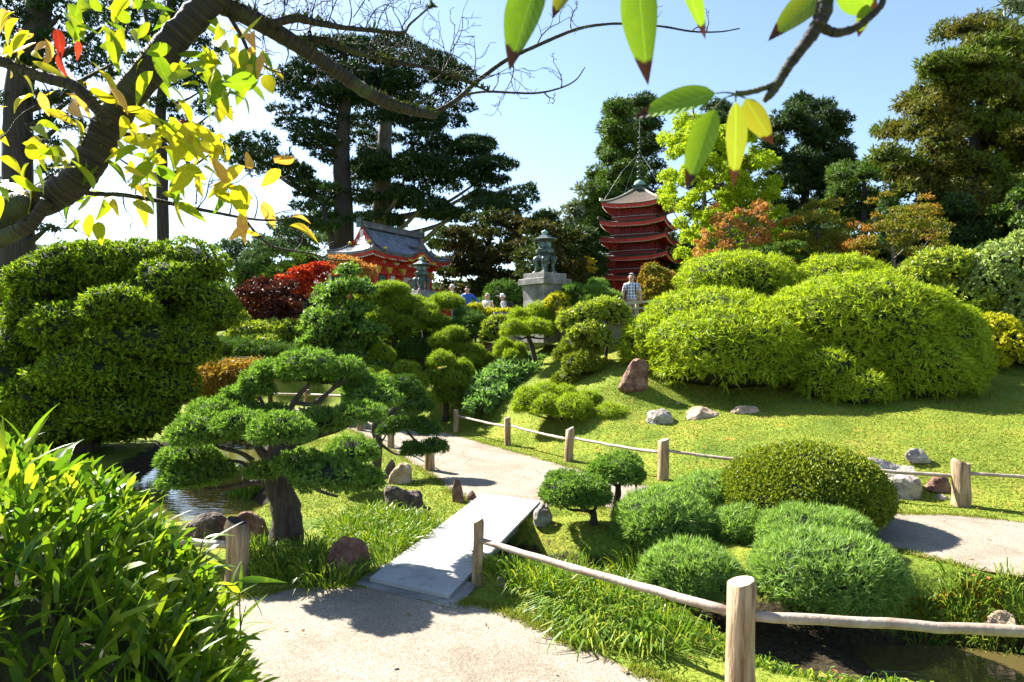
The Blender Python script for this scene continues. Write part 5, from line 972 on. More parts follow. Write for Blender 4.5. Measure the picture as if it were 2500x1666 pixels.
hull = [(1910, 640), (1920, 560), (1960, 500), (2020, 480), (2070, 520), (2080, 620), (2050, 660), (1930, 660)]
tree('maple_tree', 'olive and rust maple between the salmon maple and the orange one', 29, fill(hull, 46, (40, 74), (14, 26), 1.8), [(1995, 780), (1995, 660), (1995, 560)], 'maple', 'maple_orange', .85, .7, (.11, .04), limbs=10)
tree('maple_tree', 'layered dark green maple low behind the top of the bamboo mound', 27, fill([(1860, 610), (1920, 590), (1960, 620), (1960, 680), (1860, 680)], 16, (50, 80), (10, 18), 1), [(1910, 780), (1910, 680), (1910, 620)], 'maple', 'cedar_mid', .95, 1.0, (.08, .03), limbs=6)
# shaded maples behind the terrace
hull = [(1060, 620), (1100, 560), (1150, 520), (1230, 520), (1290, 560), (1300, 640), (1290, 740), (1180, 760), (1080, 740)]
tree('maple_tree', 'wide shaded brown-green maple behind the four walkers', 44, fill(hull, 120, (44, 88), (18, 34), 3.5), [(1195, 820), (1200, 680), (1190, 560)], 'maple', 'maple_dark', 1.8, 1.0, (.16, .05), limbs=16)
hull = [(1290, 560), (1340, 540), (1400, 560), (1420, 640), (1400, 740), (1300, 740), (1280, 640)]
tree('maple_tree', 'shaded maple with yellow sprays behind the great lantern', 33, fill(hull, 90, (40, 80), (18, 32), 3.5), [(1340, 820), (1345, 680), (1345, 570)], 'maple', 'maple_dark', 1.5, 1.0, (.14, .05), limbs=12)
tree('maple_tree', 'small yellow maple catching the sun right of the great lantern', 32, [(1370, 578, 50, 20), (1345, 560, 50, 22), (1330, 600, 40, 16), (1385, 585, 40, 16), (1430, 640, 44, 26), (1440, 660, 40, 24)], [(1390, 800), (1385, 680), (1370, 600)], 'maple', 'yellow_maple', 1.0, .9, (.08, .03), limbs=5)
hull = [(1380, 620), (1430, 560), (1460, 640), (1460, 740), (1380, 750)]
tree('cedar_tree', 'dark evergreen between the pedestal and the pagoda', 36, fill(hull, 34, (44, 76), (24, 44), 2), [(1420, 820), (1420, 700), (1430, 600)], 'tuft', 'cedar_dark', 0.98, 1.0, (.14, .06), limbs=6, core=.6)
# left middle ground
hull = [(745, 890), (755, 765), (785, 705), (815, 665), (850, 660), (880, 690), (905, 740), (920, 800), (925, 890), (840, 910)]
tree('juniper_tree', 'dark green tufted juniper tree in front of the red maple', 21.5, fill(hull, 90, (40, 80), (24, 44), .9), [(840, 1010), (840, 860), (840, 700)], 'scale', 'big_pine', 1.7, .9, (.12, .05), limbs=10, core=.72, k=3)
bush('feathery yellow-green shrub left of the tiered pines', [(955, 706, 90, 40), (915, 728, 100, 50), (965, 745, 90, 60), (925, 780, 120, 70, -.4), (965, 800, 80, 70)], 23.5, 'needle', 'pine', 1.3, name='feathery_shrub')
tree('maple_tree', 'scarlet maple glowing left of the temple steps', 28, [(760, 660, 70, 26), (735, 665, 60, 22), (705, 690, 60, 24), (730, 690, 70, 26), (770, 680, 60, 26), (715, 715, 70, 24), (750, 705, 70, 26), (690, 680, 40, 18), (780, 650, 50, 20), (800, 660, 60, 24)], [(745, 860), (745, 760), (745, 690)], 'maple', 'maple_red', .95, 1.5, (.09, .03), limbs=8)
tree('maple_tree', 'orange-red maple in front of the temple corner', 29, [(850, 640, 70, 22), (880, 655, 70, 24), (830, 632, 50, 20), (895, 670, 50, 24), (860, 662, 70, 26), (835, 655, 50, 22)], [(865, 800), (865, 720), (865, 660)], 'maple', 'maple_salmon', .95, 1.7, (.08, .03), limbs=6)
hull = [(580, 720), (640, 690), (700, 690), (740, 730), (740, 790), (680, 800), (590, 780)]
tree('maple_tree', 'wine-dark maple in shade beside the great yew', 25, fill(hull, 44, (44, 76), (20, 36), 1.5), [(660, 900), (660, 800), (660, 720)], 'maple', 'maple_wine', 1.0, 1.3, (.09, .03), limbs=8)
hull = [(570, 690), (590, 650), (640, 640), (700, 650), (720, 630), (760, 630), (740, 690), (640, 700)]
tree('far_tree', 'light green shrubs on the skyline beside the great yew', 33, fill(hull, 34, (40, 66), (24, 40), 1.5), [(650, 840), (650, 740), (650, 660)], 'plume', 'cedar_mid', 1.1, 1.0, (.1, .04), limbs=5, core=.6)
bush('mixed yellow-green undergrowth under the wine-dark maple', [(600, 815, 90, 60), (650, 810, 110, 60, .5), (580, 780, 60, 50, .6), (700, 810, 90, 60, .4), (640, 840, 110, 50, -.3)], 22.5, 'broad', 'rhodo', 1.0, name='undergrowth_shrub')
bush('dark low juniper pads behind the weeping maple', [(560, 850, 130, 50), (640, 860, 170, 60), (700, 870, 120, 60), (600, 885, 150, 50, -.3), (740, 900, 130, 70), (800, 900, 120, 80, .3), (680, 900, 130, 50)], 21.8, 'needle', 'pine_deep', 1.7, name='low_juniper')
bush('leafy shrub at the far left edge between the yew and the tall pine', [(0, 720, 70, 60), (-10, 760, 80, 70)], 24, 'broad', 'rhodo', 1.2, name='leafy_shrub')
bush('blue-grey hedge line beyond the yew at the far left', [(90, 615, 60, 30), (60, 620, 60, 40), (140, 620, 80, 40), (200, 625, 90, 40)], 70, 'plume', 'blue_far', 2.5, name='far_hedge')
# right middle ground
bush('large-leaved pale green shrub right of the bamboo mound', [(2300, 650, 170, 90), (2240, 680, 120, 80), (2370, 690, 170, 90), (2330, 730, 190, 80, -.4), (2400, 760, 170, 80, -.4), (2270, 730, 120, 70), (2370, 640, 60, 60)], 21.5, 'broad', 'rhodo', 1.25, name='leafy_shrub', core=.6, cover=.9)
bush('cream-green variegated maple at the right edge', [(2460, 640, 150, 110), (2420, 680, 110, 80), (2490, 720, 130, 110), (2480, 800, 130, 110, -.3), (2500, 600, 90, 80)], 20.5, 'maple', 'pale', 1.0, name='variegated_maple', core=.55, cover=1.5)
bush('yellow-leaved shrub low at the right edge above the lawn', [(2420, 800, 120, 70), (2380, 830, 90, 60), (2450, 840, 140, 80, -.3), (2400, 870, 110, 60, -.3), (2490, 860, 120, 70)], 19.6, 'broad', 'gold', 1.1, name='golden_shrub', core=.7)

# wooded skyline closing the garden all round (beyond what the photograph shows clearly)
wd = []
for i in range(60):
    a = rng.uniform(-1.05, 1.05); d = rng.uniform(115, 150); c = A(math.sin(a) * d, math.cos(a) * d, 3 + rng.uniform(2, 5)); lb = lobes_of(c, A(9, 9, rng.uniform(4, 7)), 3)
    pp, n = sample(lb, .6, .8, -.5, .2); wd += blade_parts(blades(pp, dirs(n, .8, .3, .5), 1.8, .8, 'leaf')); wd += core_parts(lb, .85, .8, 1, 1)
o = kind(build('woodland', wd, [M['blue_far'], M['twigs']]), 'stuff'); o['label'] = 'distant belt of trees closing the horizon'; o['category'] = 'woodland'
# ------------------------------------------------------------------ paint, metal and roofing
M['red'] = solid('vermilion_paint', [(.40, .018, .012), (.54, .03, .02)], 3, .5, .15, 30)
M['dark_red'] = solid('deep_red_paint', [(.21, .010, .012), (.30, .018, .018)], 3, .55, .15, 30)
M['white'] = solid('white_plaster', [(.62, .60, .56), (.78, .76, .72)], 3, .7, .1, 30)
M['gilt'] = solid('gilt_metal', [(.50, .32, .04), (.72, .50, .08)], 20, .4, .5, 40, metal=.3)
M['slate'] = solid('slate_blue_roof', [(.055, .06, .07), (.095, .10, .115), (.15, .16, .175)], 2.5, .34, .5, 24, spec=.7, stretch=(1, 1, 1))
M['shake'] = solid('bark_shingle_roof', [(.035, .024, .018), (.07, .05, .037), (.11, .08, .06)], 9, .9, 1.0, 40)
M['bronze'] = solid('verdigris_bronze', [(.022, .032, .034), (.05, .075, .075), (.11, .16, .15)], 7, .5, .5, 25, metal=.35, spec=.6, extra=((.20, .31, .28), 6, .64))
M['verdigris'] = solid('bright_verdigris', [(.16, .28, .25), (.28, .44, .40)], 8, .6, .4)
M['teal'] = solid('teal_shutter', [(.02, .10, .09), (.03, .15, .13)], 4, .5, .1)
M['dark'] = solid('dark_interior', [(.01, .008, .008), (.02, .015, .014)], 4, .8, 0)
M['lilac'] = solid('faded_white_paint', [(.26, .22, .24), (.36, .32, .33)], 4, .7, .1)
M['cream'] = solid('cream_roof_tile', [(.55, .50, .40), (.70, .65, .55)], 4, .7, .3)

# ------------------------------------------------------------------ pagoda
PC = A(7.11, 38.0); PA = math.atan2(-.96, -2.55)         # centre; direction from it to the left corner
pg = thing('pagoda', 'slender red five-tiered pagoda with a tall ringed spire', 'pagoda', A(PC[0], PC[1], 3.7))
def side_pt(i, r):                                      # i-th corner of a square of half diagonal r
    a = PA + i * math.pi / 2; return PC + r * A(math.cos(a), math.sin(a))
def tier(ze, r, zt, rt, wall_r, z_floor, last):
    """one storey: roof from eave (half diagonal r, height ze) up to (rt, zt), box of half diagonal wall_r below it"""
    us = np.linspace(-1, 1, 17); vs = np.linspace(0, 1, 7); up = .20
    def face(i, dz=0.0, k=1.0, inset=0.0):
        c0, c1 = side_pt(i, 1.0) - PC, side_pt(i + 1, 1.0) - PC
        def fn(U, W):
            rr = (r - inset) + (rt - r + inset) * W; t = (U + 1) / 2
            xy = (c0[None, None] * (1 - t)[..., None] + c1[None, None] * t[..., None]) * rr[..., None] + PC
            z = ze + (zt - ze) * W ** 1.25 * k + up * np.abs(U) ** 3 * (1 - W) ** 1.6 + dz
            return np.concatenate([xy, z[..., None]], -1)
        return grid(fn, us, vs)
    parts = []
    for i in range(4): v, f = face(i); parts.append((v, f, 0, True))
    roof = build('roof', parts, M['shake'], pg)
    # thick dark rim then vermilion boards under it
    rim, fas, und, tips = [], [], [], []
    for i in range(4):
        c0, c1 = side_pt(i, 1.0) - PC, side_pt(i + 1, 1.0) - PC; t = (us + 1) / 2; e = c0[None] * (1 - t)[:, None] + c1[None] * t[:, None]; zc = ze + up * np.abs(us) ** 3
        def ring(rr, dz): return np.c_[e * rr + PC, zc + dz]
        def strip(a, b): n = len(a); return np.vstack([a, b]), np.array([[k, k + 1, n + k + 1, n + k] for k in range(n - 1)])
        rim.append(strip(ring(r, 0), ring(r - .012, -.05)) + (0, False)); fas.append(strip(ring(r - .012, -.052), ring(r - .04, -.22)) + (0, False))
        a, b = ring(r - .05, -.215), ring(wall_r + .05, .0); b[:, 2] = ze + .06; und.append(strip(a, b) + (0, False))
        for k in np.linspace(-.96, .96, 31):
            tt = (k + 1) / 2; q = (c0 * (1 - tt) + c1 * tt); zz = ze + up * abs(k) ** 3; p0 = A(*(q * (r - .055) + PC), zz - .225); p1 = A(*(q * (wall_r + .2) + PC), ze - .0)
            und.append(beam(p0, p1, .045, .05) + (0, False)); p2 = A(*(q * (r - .045) + PC), zz - .227); tips.append(beam(p2, p0 * .985 + p1 * .015, .05, .05) + (0, False))
    build('rim', rim, M['shake'], roof); build('fascia', fas, M['red'], roof); kind(build('rafters', und, M['red'], roof), 'stuff'); kind(build('rafter_tips', tips, M['white'], roof), 'stuff')
    for i in range(4):
        # hip ridge with an upturned end tile
        c = side_pt(i, 1.0) - PC; pts = [A(*(c * (rt + (r - rt) * s) + PC), zt + (ze - zt) * (1 - (1 - s) ** 1.25 if False else s) + (.20 * s ** 3) + .04) for s in np.linspace(0, 1.0, 6)]
        for j, s in enumerate(np.linspace(0, 1, 6)): pts[j][2] = ze + (zt - ze) * (1 - s) ** 1.25 + .20 * s ** 3 + .045
        build('hip_ridge', [tube(pts, .05, 6) + (0, True), box(pts[-1] + A(0, 0, .07), (.16, .1, .14), PA + i * math.pi / 2) + (0, False)], M['cream'] if last else M['shake'], roof)
        # brackets under the corner
        build('bracket', [beam(A(*(c * (wall_r * .9) + PC), ze - .02), A(*(c * (r * .82) + PC), ze + .02), .10, .12) + (0, False)], M['dark_red'], pg)
    w = wall_r * math.sqrt(2); zc = (z_floor + ze + .1) / 2
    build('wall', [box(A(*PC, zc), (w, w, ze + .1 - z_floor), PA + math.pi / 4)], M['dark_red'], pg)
    for i in range(4):
        a, b = side_pt(i, wall_r), side_pt(i + 1, wall_r); n = nrm((a + b) / 2 - PC)
        for t in (0.0, .33, .67, 1.0): q = a * (1 - t) + b * t + n * .03; build('column', [box(A(*q, zc), (.10, .10, ze + .08 - z_floor), PA + math.pi / 4)], M['red'], pg)
        q0, q1 = a * .95 + b * .05 + n * .05, a * .05 + b * .95 + n * .05
        build('tie_beam', [beam(A(*q0, ze - .10), A(*q1, ze - .10), .06, .07)], M['gilt'] if False else M['post'], pg)
        br_ = wall_r * 1.36; a, b = side_pt(i, br_), side_pt(i + 1, br_)
        bal = build('balcony', [beam(A(*a, z_floor), A(*b, z_floor), .14, .035)], M['lilac'], pg)
        rl = []
        for h in (.12, .2, .30): rl.append(beam(A(*a, z_floor + h), A(*b, z_floor + h), .035, .03))
        for t in np.linspace(0, 1, 7): q = a * (1 - t) + b * t; rl.append(box(A(*q, z_floor + .16), (.05, .05, .32), PA + math.pi / 4))
        build('railing', rl, M['dark_red'], bal)
    build('skirt', [box(A(*PC, z_floor - .12), (w * 1.3, w * 1.3, .18), PA + math.pi / 4)], M['dark_red'], pg)
EZ = [5.93, 6.98, 7.96, 8.84, 9.84]; ER = [2.84, 2.76, 2.66, 2.54, 2.42]; WR = [1.52, 1.44, 1.38, 1.32, 1.26]
for i in range(5):
    last = i == 4; zt = (EZ[i] + .17) if not last else 10.85
    tier(EZ[i], ER[i], zt, WR[i + 1] * 1.32 if not last else .34, WR[i], (EZ[i] - .62) if i else 3.7, last)
tz = 10.85
build('finial_base', [box(A(*PC, tz + .08), (.62, .62, .18), PA + math.pi / 4), box(A(*PC, tz + .2), (.8, .8, .06), PA + math.pi / 4)], M['bronze'], pg)
build('finial_dome', [lathe([(.34, 0), (.33, .1), (.27, .22), (.15, .31), (.04, .34)], A(*PC, tz + .23), 20) + (0, True)], M['verdigris'], pg)
st = P(1560, 292, 38.0)[2]
sp_ = build('spire', [tube([A(*PC, tz + .4), A(*PC, st)], [.045, .02], 8)], M['bronze'], pg)
for k in range(9):
    z = tz + .75 + k * .27; s = 1 - .05 * k; build('spire_ring', [lathe([(.07 * s, -.02), (.17 * s, -.05), (.18 * s, 0), (.07 * s, .03)], A(*PC, z), 14) + (0, True)], M['bronze'], sp_)
for i in range(4):
    c = side_pt(i, 2.3); build('stay_chain', [tube([A(*PC, tz + 2.1), A(*((c + PC) / 2), tz + .9), A(*c, 10.05)], .008, 5)], M['bronze'], pg)

# ------------------------------------------------------------------ temple gate
TN = A(-6.9, 34.0); E1 = A(.526, .851); E2 = A(-.851, .526); TL, TD = 6.5, 3.3
TC = TN + E1 * TL / 2 + E2 * TD / 2; TA = math.atan2(E1[1], E1[0])
def T(u, v, z): q = TC + E1 * u + E2 * v; return A(q[0], q[1], z)
tg = thing('temple_gate', 'red temple gate with curving slate-blue hip and gable roof', 'temple', A(TC[0], TC[1], 3.9))
ZE, ZR, UG, HV = 7.0, 8.45, TL / 2 - .95, TD / 2
def roof_z(u, v):
    s = 1 - np.abs(v) / HV; prof = ZE + (ZR - ZE) * np.clip(s, 0, 1) ** 1.75
    hip = ZE + .55 * np.clip((TL / 2 - np.abs(u)) / .95, 0, 1) ** 1.25
    z = np.where(np.abs(u) > UG + 1e-4, np.minimum(prof, hip), prof)
    edge = np.maximum(np.abs(u) / (TL / 2), 0) ** 6 * np.clip(1 - s, 0, 1) ** 2; z = z + .17 * edge
    bump = .42 * np.exp(-((u - .55) / .62) ** 2) * np.clip((-v / HV - .05) / .95, 0, 1) ** 1.2; return z + bump
us = np.concatenate([np.linspace(-TL / 2, -UG - .002, 8), np.linspace(-UG, UG, 41), np.linspace(UG + .002, TL / 2, 8)]); vs = np.linspace(-HV, HV, 25)
def rf(dz): return lambda U, W: np.stack([TC[0] + E1[0] * U + E2[0] * W, TC[1] + E1[1] * U + E2[1] * W, roof_z(U, W) + dz], -1)
v1, f1 = grid(rf(0), us, vs); rt_ = build('roof', [(v1, f1, 0, True)], M['slate'], tg)
# seams of the metal sheets, slightly proud
sm = []
for u in np.linspace(-UG + .2, UG - .2, 15):
    pts = [T(u, w, float(roof_z(np.array(u), np.array(w))) + .008) for w in np.linspace(-HV, -.05, 9)]; sm.append(tube(pts, .012, 4, cap=False) + (0, True))
build('seams', sm, M['slate'], rt_)
def edge_strip(name, mat, inset, z0, z1, parent):
    pr = []
    for side in range(4):
        if side in (0, 2): a = np.linspace(-TL / 2, TL / 2, 41); uu, ww = a, np.full(41, -HV if side == 0 else HV)
        else: a = np.linspace(-HV, HV, 17); ww, uu = a, np.full(17, -TL / 2 if side == 1 else TL / 2)
        z = roof_z(uu, ww); su, sv = uu * (1 - inset / (TL / 2)), ww * (1 - inset / HV); n = len(a)
        A_ = np.array([T(x, y, c + z0) for x, y, c in zip(uu * (1 - (inset - .0) / (TL / 2)), ww * (1 - inset / HV), z)]); B_ = np.array([T(x, y, c + z1) for x, y, c in zip(su * .995, sv * .985, z)])
        pr.append((np.vstack([A_, B_]), np.array([[k, k + 1, n + k + 1, n + k] for k in range(n - 1)]), 0, True))
    return build(name, pr, mat, parent)
edge_strip('roof_edge', M['slate'], .0, 0.0, -.14, rt_); edge_strip('fascia', M['red'], .05, -.14, -.27, rt_)
edge_strip('eave_board', M['dark_red'], .10, -.22, -.30, rt_)
so = []
so.append(grid(lambda U, W: np.stack([TC[0] + E1[0] * U * (1 - .5 * 0) + E2[0] * W, TC[1] + E1[1] * U + E2[1] * W, ZE - .26 + .35 * np.clip(np.minimum(TL / 2 - np.abs(U), HV - np.abs(W)) / .9, 0, 1) + np.where(W < 0, .30 * np.exp(-((U - .55) / .6) ** 2), 0)], -1), np.linspace(-TL / 2 + .1, TL / 2 - .1, 33), np.linspace(-HV + .1, HV - .1, 13)))
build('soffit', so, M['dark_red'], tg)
rf_, tp_ = [], []
for u in np.linspace(-TL / 2 + .15, TL / 2 - .15, 46):
    if abs(u - .55) < .75: continue
    z = float(roof_z(np.array(u), np.array(-HV))); rf_.append(beam(T(u, -HV + .13, z - .31), T(u, -HV + .9, ZE - .02), .05, .06)); tp_.append(beam(T(u, -HV + .10, z - .312), T(u, -HV + .135, z - .31), .055, .065))
for w in np.linspace(-HV + .15, HV - .15, 24):
    z = float(roof_z(np.array(-TL / 2), np.array(w))); rf_.append(beam(T(-TL / 2 + .13, w, z - .31), T(-TL / 2 + .9, w, ZE - .02), .05, .06)); tp_.append(beam(T(-TL / 2 + .10, w, z - .312), T(-TL / 2 + .135, w, z - .31), .055, .065))
kind(build('rafters', rf_, M['red'], tg), 'stuff'); kind(build('rafter_tips', tp_, M['white'], tg), 'stuff')
# karahafu: gilt and vermilion under the arch of the eave
aa = np.linspace(-1, 1, 25); pr = []
for z0, z1, v0, mat in ((-.15, -.30, -HV - .015, 'red'), (-.30, -.36, -HV - .02, 'gilt')):
    p0 = [T(.55 + .95 * a, v0, float(roof_z(np.array(.55 + .95 * a), np.array(-HV))) + z0) for a in aa]; p1 = [T(.55 + .95 * a, v0, float(roof_z(np.array(.55 + .95 * a), np.array(-HV))) + z1) for a in aa]
    build('arch_board', [(np.array(p0 + p1), np.array([[k, k + 1, 26 + k, 25 + k] for k in range(24)]), 0, False)], M[mat], tg)
build('arch_crest', [lathe([(.02, 0), (.16, .02), (.12, .12), (.03, .18)], T(.55, -HV - .03, ZE + .0), 10) + (0, True), box(T(.55, -HV - .03, ZE + .06), (.62, .05, .10), TA), box(T(.2, -HV - .03, ZE - .10), (.3, .05, .09), TA), box(T(.9, -HV - .03, ZE - .10), (.3, .05, .09), TA)], M['gilt'], tg)
for u in (-.45, 1.55): build('arch_crest', [box(T(u, -HV - .025, ZE - .24), (.34, .05, .12), TA)], M['gilt'], tg)
build('crest_tile', [box(T(.55, -HV + .08, ZE + .55), (.5, .16, .24), TA), tube([T(.55, -HV + .1, ZE + .55), T(.55, -HV * .45, ZE + .66)], .09, 8)], M['slate'], rt_)
# ridges
build('ridge', [box(T(0, 0, ZR + .08), (2 * UG + .3, .26, .26), TA), box(T(0, 0, ZR + .23), (2 * UG + .34, .34, .05), TA)], M['slate'], rt_)
for s in (-1, 1):
    build('ridge_end', [box(T(s * (UG + .22), 0, ZR + .16), (.14, .36, .46), TA), tube([T(s * (UG + .2), 0, ZR + .3), T(s * (UG + .24), 0, ZR + .55)], [.06, .01], 6)], M['bronze'], rt_)
    for w in (-1, 1):
        pts = [T(s * (UG - .16), w * HV * t, float(roof_z(np.array(s * (UG - .16)), np.array(w * HV * t))) + .06) for t in np.linspace(.04, .86, 9)]
        build('descending_ridge', [tube(pts, .075, 8) + (0, True)], M['slate'], rt_); e = pts[-1]
        build('ridge_tile', [lathe([(.02, -.02), (.12, 0), (.12, .1), (.02, .14)], e + A(0, 0, .06), 10) + (0, True)], M['gilt'], rt_)
        pts = [T(s * (UG + (TL / 2 - UG) * t), w * (HV * (.42 + .58 * t)), float(roof_z(np.array(s * (UG + .003 + (TL / 2 - UG - .003) * t)), np.array(w * HV * (.42 + .58 * t)))) + .05) for t in np.linspace(0.05, 1.0, 7)]
        build('hip_ridge', [tube(pts, .07, 8) + (0, True)], M['slate'], rt_)
        e = T(s * (UG + .2), w * HV * .42, float(roof_z(np.array(s * (UG + .2)), np.array(w * HV * .42))) + .12); build('ridge_tile', [lathe([(.02, -.04), (.11, 0), (.11, .1), (.02, .16)], e, 10) + (0, True)], M['gilt'], rt_)
        # barge boards on the gable
        pts = [T(s * (UG + .05), w * HV * t, float(roof_z(np.array(s * UG), np.array(w * HV * t))) - .1) for t in np.linspace(.0, .66, 7)]
        build('barge_board', [beam(a, b, .07, .16) for a, b in zip(pts[:-1], pts[1:])], M['red'], rt_)
    # gable wall
    gt = [T(s * (UG - .02), w, float(roof_z(np.array(s * (UG - .03)), np.array(w))) - .08) for w in np.linspace(-HV * .62, HV * .62, 13)]; gb = [T(s * (UG - .02), w, ZE + .4) for w in np.linspace(-HV * .62, HV * .62, 13)]
    build('gable_wall', [(np.array(gt + gb), np.array([[k, k + 1, 14 + k, 13 + k] for k in range(12)]), 0, False)], M['dark_red'], tg)
    build('gable_pendant', [box(T(s * (UG + .06), 0, ZR - .38), (.05, .22, .4), TA), box(T(s * (UG + .06), 0, ZR - .72), (.05, .75, .06), TA)], M['white'], tg)
# body
FZ, WU, WV = 4.75, TL / 2 - 1.05, HV - .75
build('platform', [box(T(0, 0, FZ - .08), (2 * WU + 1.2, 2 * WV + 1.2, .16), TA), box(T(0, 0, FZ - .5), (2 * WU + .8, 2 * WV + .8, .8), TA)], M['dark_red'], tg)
build('wall', [box(T(0, 0, (FZ + ZE) / 2), (2 * WU - .1, 2 * WV - .1, ZE - FZ + .1), TA)], M['red'], tg)
cols = [-WU, -WU + .62, -WU + 1.0, -.35, .55, 1.45, WU]
for u in (-WU, -WU + .85, -.25, 1.35, WU):
    for w in (-WV, WV): build('column', [tube([T(u, w, FZ), T(u, w, ZE - .2)], .10, 10)], M['red'], tg)
    build('gilt_bracket', [box(T(u, -WV - .04, 6.28), (.44, .22, .10), TA), box(T(u, -WV - .05, 6.12), (.22, .23, .22), TA)], M['gilt'], tg)
    build('bracket_arm', [beam(T(u, -WV, 6.6), T(u, -WV - .75, 6.75), .14, .16), box(T(u, -WV - .1, 6.5), (.7, .16, .12), TA), box(T(u, -WV - .3, 6.68), (.9, .14, .12), TA)], M['red'], tg)
build('frieze_beam', [beam(T(-WU - .1, -WV - .03, 6.02), T(WU + .1, -WV - .03, 6.02), .16, .16), beam(T(-WU - .1, -WV - .03, 6.42), T(WU + .1, -WV - .03, 6.42), .16, .14)], M['red'], tg)
for u in (-WU + .42, -WU + 1.45, .2, .9, 1.75): build('frieze_panel', [box(T(u, -WV - .06, 6.56), (.52, .06, .16), TA)], M['white'], tg)
for (u, w_, z, h) in ((-WU + 1.25, .3, 5.45, .95), (-.05, .34, 5.45, .95), (.55, 1.06, 5.45, .95), (1.2, .24, 5.45, .95), (1.6, .3, 5.45, .95), (WU - .15, .2, 5.45, .95)): build('wall_panel', [box(T(u, -WV + .03, z), (w_, .06, h), TA)], M['white'], tg)
build('shutter', [box(T(-WU + .42, -WV + .035, 5.5), (.42, .06, .8), TA)], M['teal'], tg)
# bell-shaped window
wn_ = build('window', [(np.array([T(.55 + .42 * x, -WV - .03, 5.0 + .85 * z) for x, z in [(-1, 0), (1, 0), (1, .55), (.92, .72), (.6, .88), (.25, .93), (0, 1.0), (-.25, .93), (-.6, .88), (-.92, .72), (-1, .55)]]), [list(range(11))], 0, False)], M['dark'], tg)
oc = [T(.55 + .42 * x, -WV - .05, 5.0 + .85 * z) for x, z in [(-1, 0), (-1, .55), (-.92, .72), (-.6, .88), (-.25, .93), (0, 1.0), (.25, .93), (.6, .88), (.92, .72), (1, .55), (1, 0)]]
build('frame', [beam(a, b, .05, .05) for a, b in zip(oc[:-1], oc[1:])], M['dark_red'], wn_)
for x in np.linspace(-.8, .8, 6): build('bar', [beam(T(.55 + .42 * x, -WV - .045, 5.02), T(.55 + .42 * x, -WV - .045, 5.8 if abs(x) < .6 else 5.65), .03, .03)], M['white'], wn_)
for (u, mat) in ((-WU - .02, 'dark'), ): build('side_window', [box(T(u, -.25, 5.5), (.06, .5, .75), TA)], M['teal'], tg)
for w in (-WV - .5,):
    for h in (.2, .42, .62): build('railing', [beam(T(-WU - .55, w, FZ + h), T(WU + .55, w, FZ + h), .05, .05)], M['dark_red'], tg)
    for u in np.linspace(-WU - .55, WU + .55, 10): build('baluster', [box(T(u, w, FZ + .33), (.08, .08, .66), TA)], M['red'], tg)
for h in (.2, .42, .62): build('railing', [beam(T(-WU - .55, -WV - .5, FZ + h), T(-WU - .55, WV + .5, FZ + h), .05, .05)], M['dark_red'], tg)
for k in range(6): build('step', [box(T(WU + .9 + .26 * k, -.6, FZ - .1 - .16 * k), (.3, 1.5, .14), TA)], M['red'], tg)

# ------------------------------------------------------------------ bronze lanterns on concrete pedestals
def lantern(label, c, H_, rot):
    """four-legged bronze lantern standing at c, height H_"""
    s = H_ / 1.37; root = thing('bronze_lantern', label, 'lantern', c, 'bronze lanterns on pedestals'); c = np.array(c)
    def lt(pr, seg=24, a0=0.0): return lathe([(r * s, z * s) for r, z in pr], c, seg, a0 + rot)
    for k in range(4):
        a = rot + math.pi / 4 + k * math.pi / 2; d = A(math.cos(a), math.sin(a), 0)
        pts = [c + d * r * s + A(0, 0, z * s) for r, z in ((.30, .02), (.27, .12), (.25, .25), (.28, .38), (.27, .46), (.18, .50))]
        v, f = tube(smooth_path(pts, 4), smooth_path([[x * s] for x in (.055, .05, .062, .085, .095, .08)], 4)[:, 0], 10)
        lg = build('leg', [(v, f, 0, True)], M['bronze'], root)
        build('foot', [lathe([(.04 * s, 0), (.085 * s, .0), (.075 * s, .05 * s), (.04 * s, .08 * s)], c + d * .31 * s, 12) + (0, True)], M['bronze'], lg)
    build('stem', [lt([(.07, .0), (.09, .05), (.10, .2), (.14, .38), (.17, .46), (.20, .50)]) + (0, True)], M['bronze'], root)
    build('tray', [lt([(.20, .50), (.22, .56), (.20, .60), (.30, .66), (.31, .70), (.31, .76), (.27, .78), (.22, .80)], 6) + (0, False)], M['bronze'], root)
    bx = build('light_chamber', [lt([(.20, .80), (.21, .82), (.20, 1.0), (.22, 1.02)], 6) + (0, False)], M['bronze'], root)
    for k in range(6):
        a = rot + math.pi / 6 + k * math.pi / 3; d = A(math.cos(a), math.sin(a), 0); q = c + d * .184 * s + A(0, 0, .91 * s)
        build('round_opening', [tube([q - d * .01, q + d * .012], .05 * s, 14)], M['verdigris'], bx); build('grille', [tube([q, q + d * .016], .03 * s, 12)], M['dark'], bx)
    rfm = build('roof', [lt([(.24, 1.02), (.40, 1.06), (.42, 1.075), (.40, 1.09), (.27, 1.14), (.17, 1.20), (.12, 1.23)], 6) + (0, False)], M['bronze'], root)
    for k in range(36):
        a = rot + k * math.pi / 18; d = A(math.cos(a), math.sin(a), 0); build('rib', [beam(c + d * .23 * s + A(0, 0, 1.02 * s), c + d * .345 * s + A(0, 0, 1.052 * s), .018 * s, .018 * s)], M['bronze'], rfm)
    build('finial', [lt([(.06, 1.22), (.09, 1.235), (.06, 1.25), (.10, 1.28), (.11, 1.31), (.09, 1.345), (.03, 1.375), (.005, 1.40)], 20) + (0, True)], M['verdigris'], root)
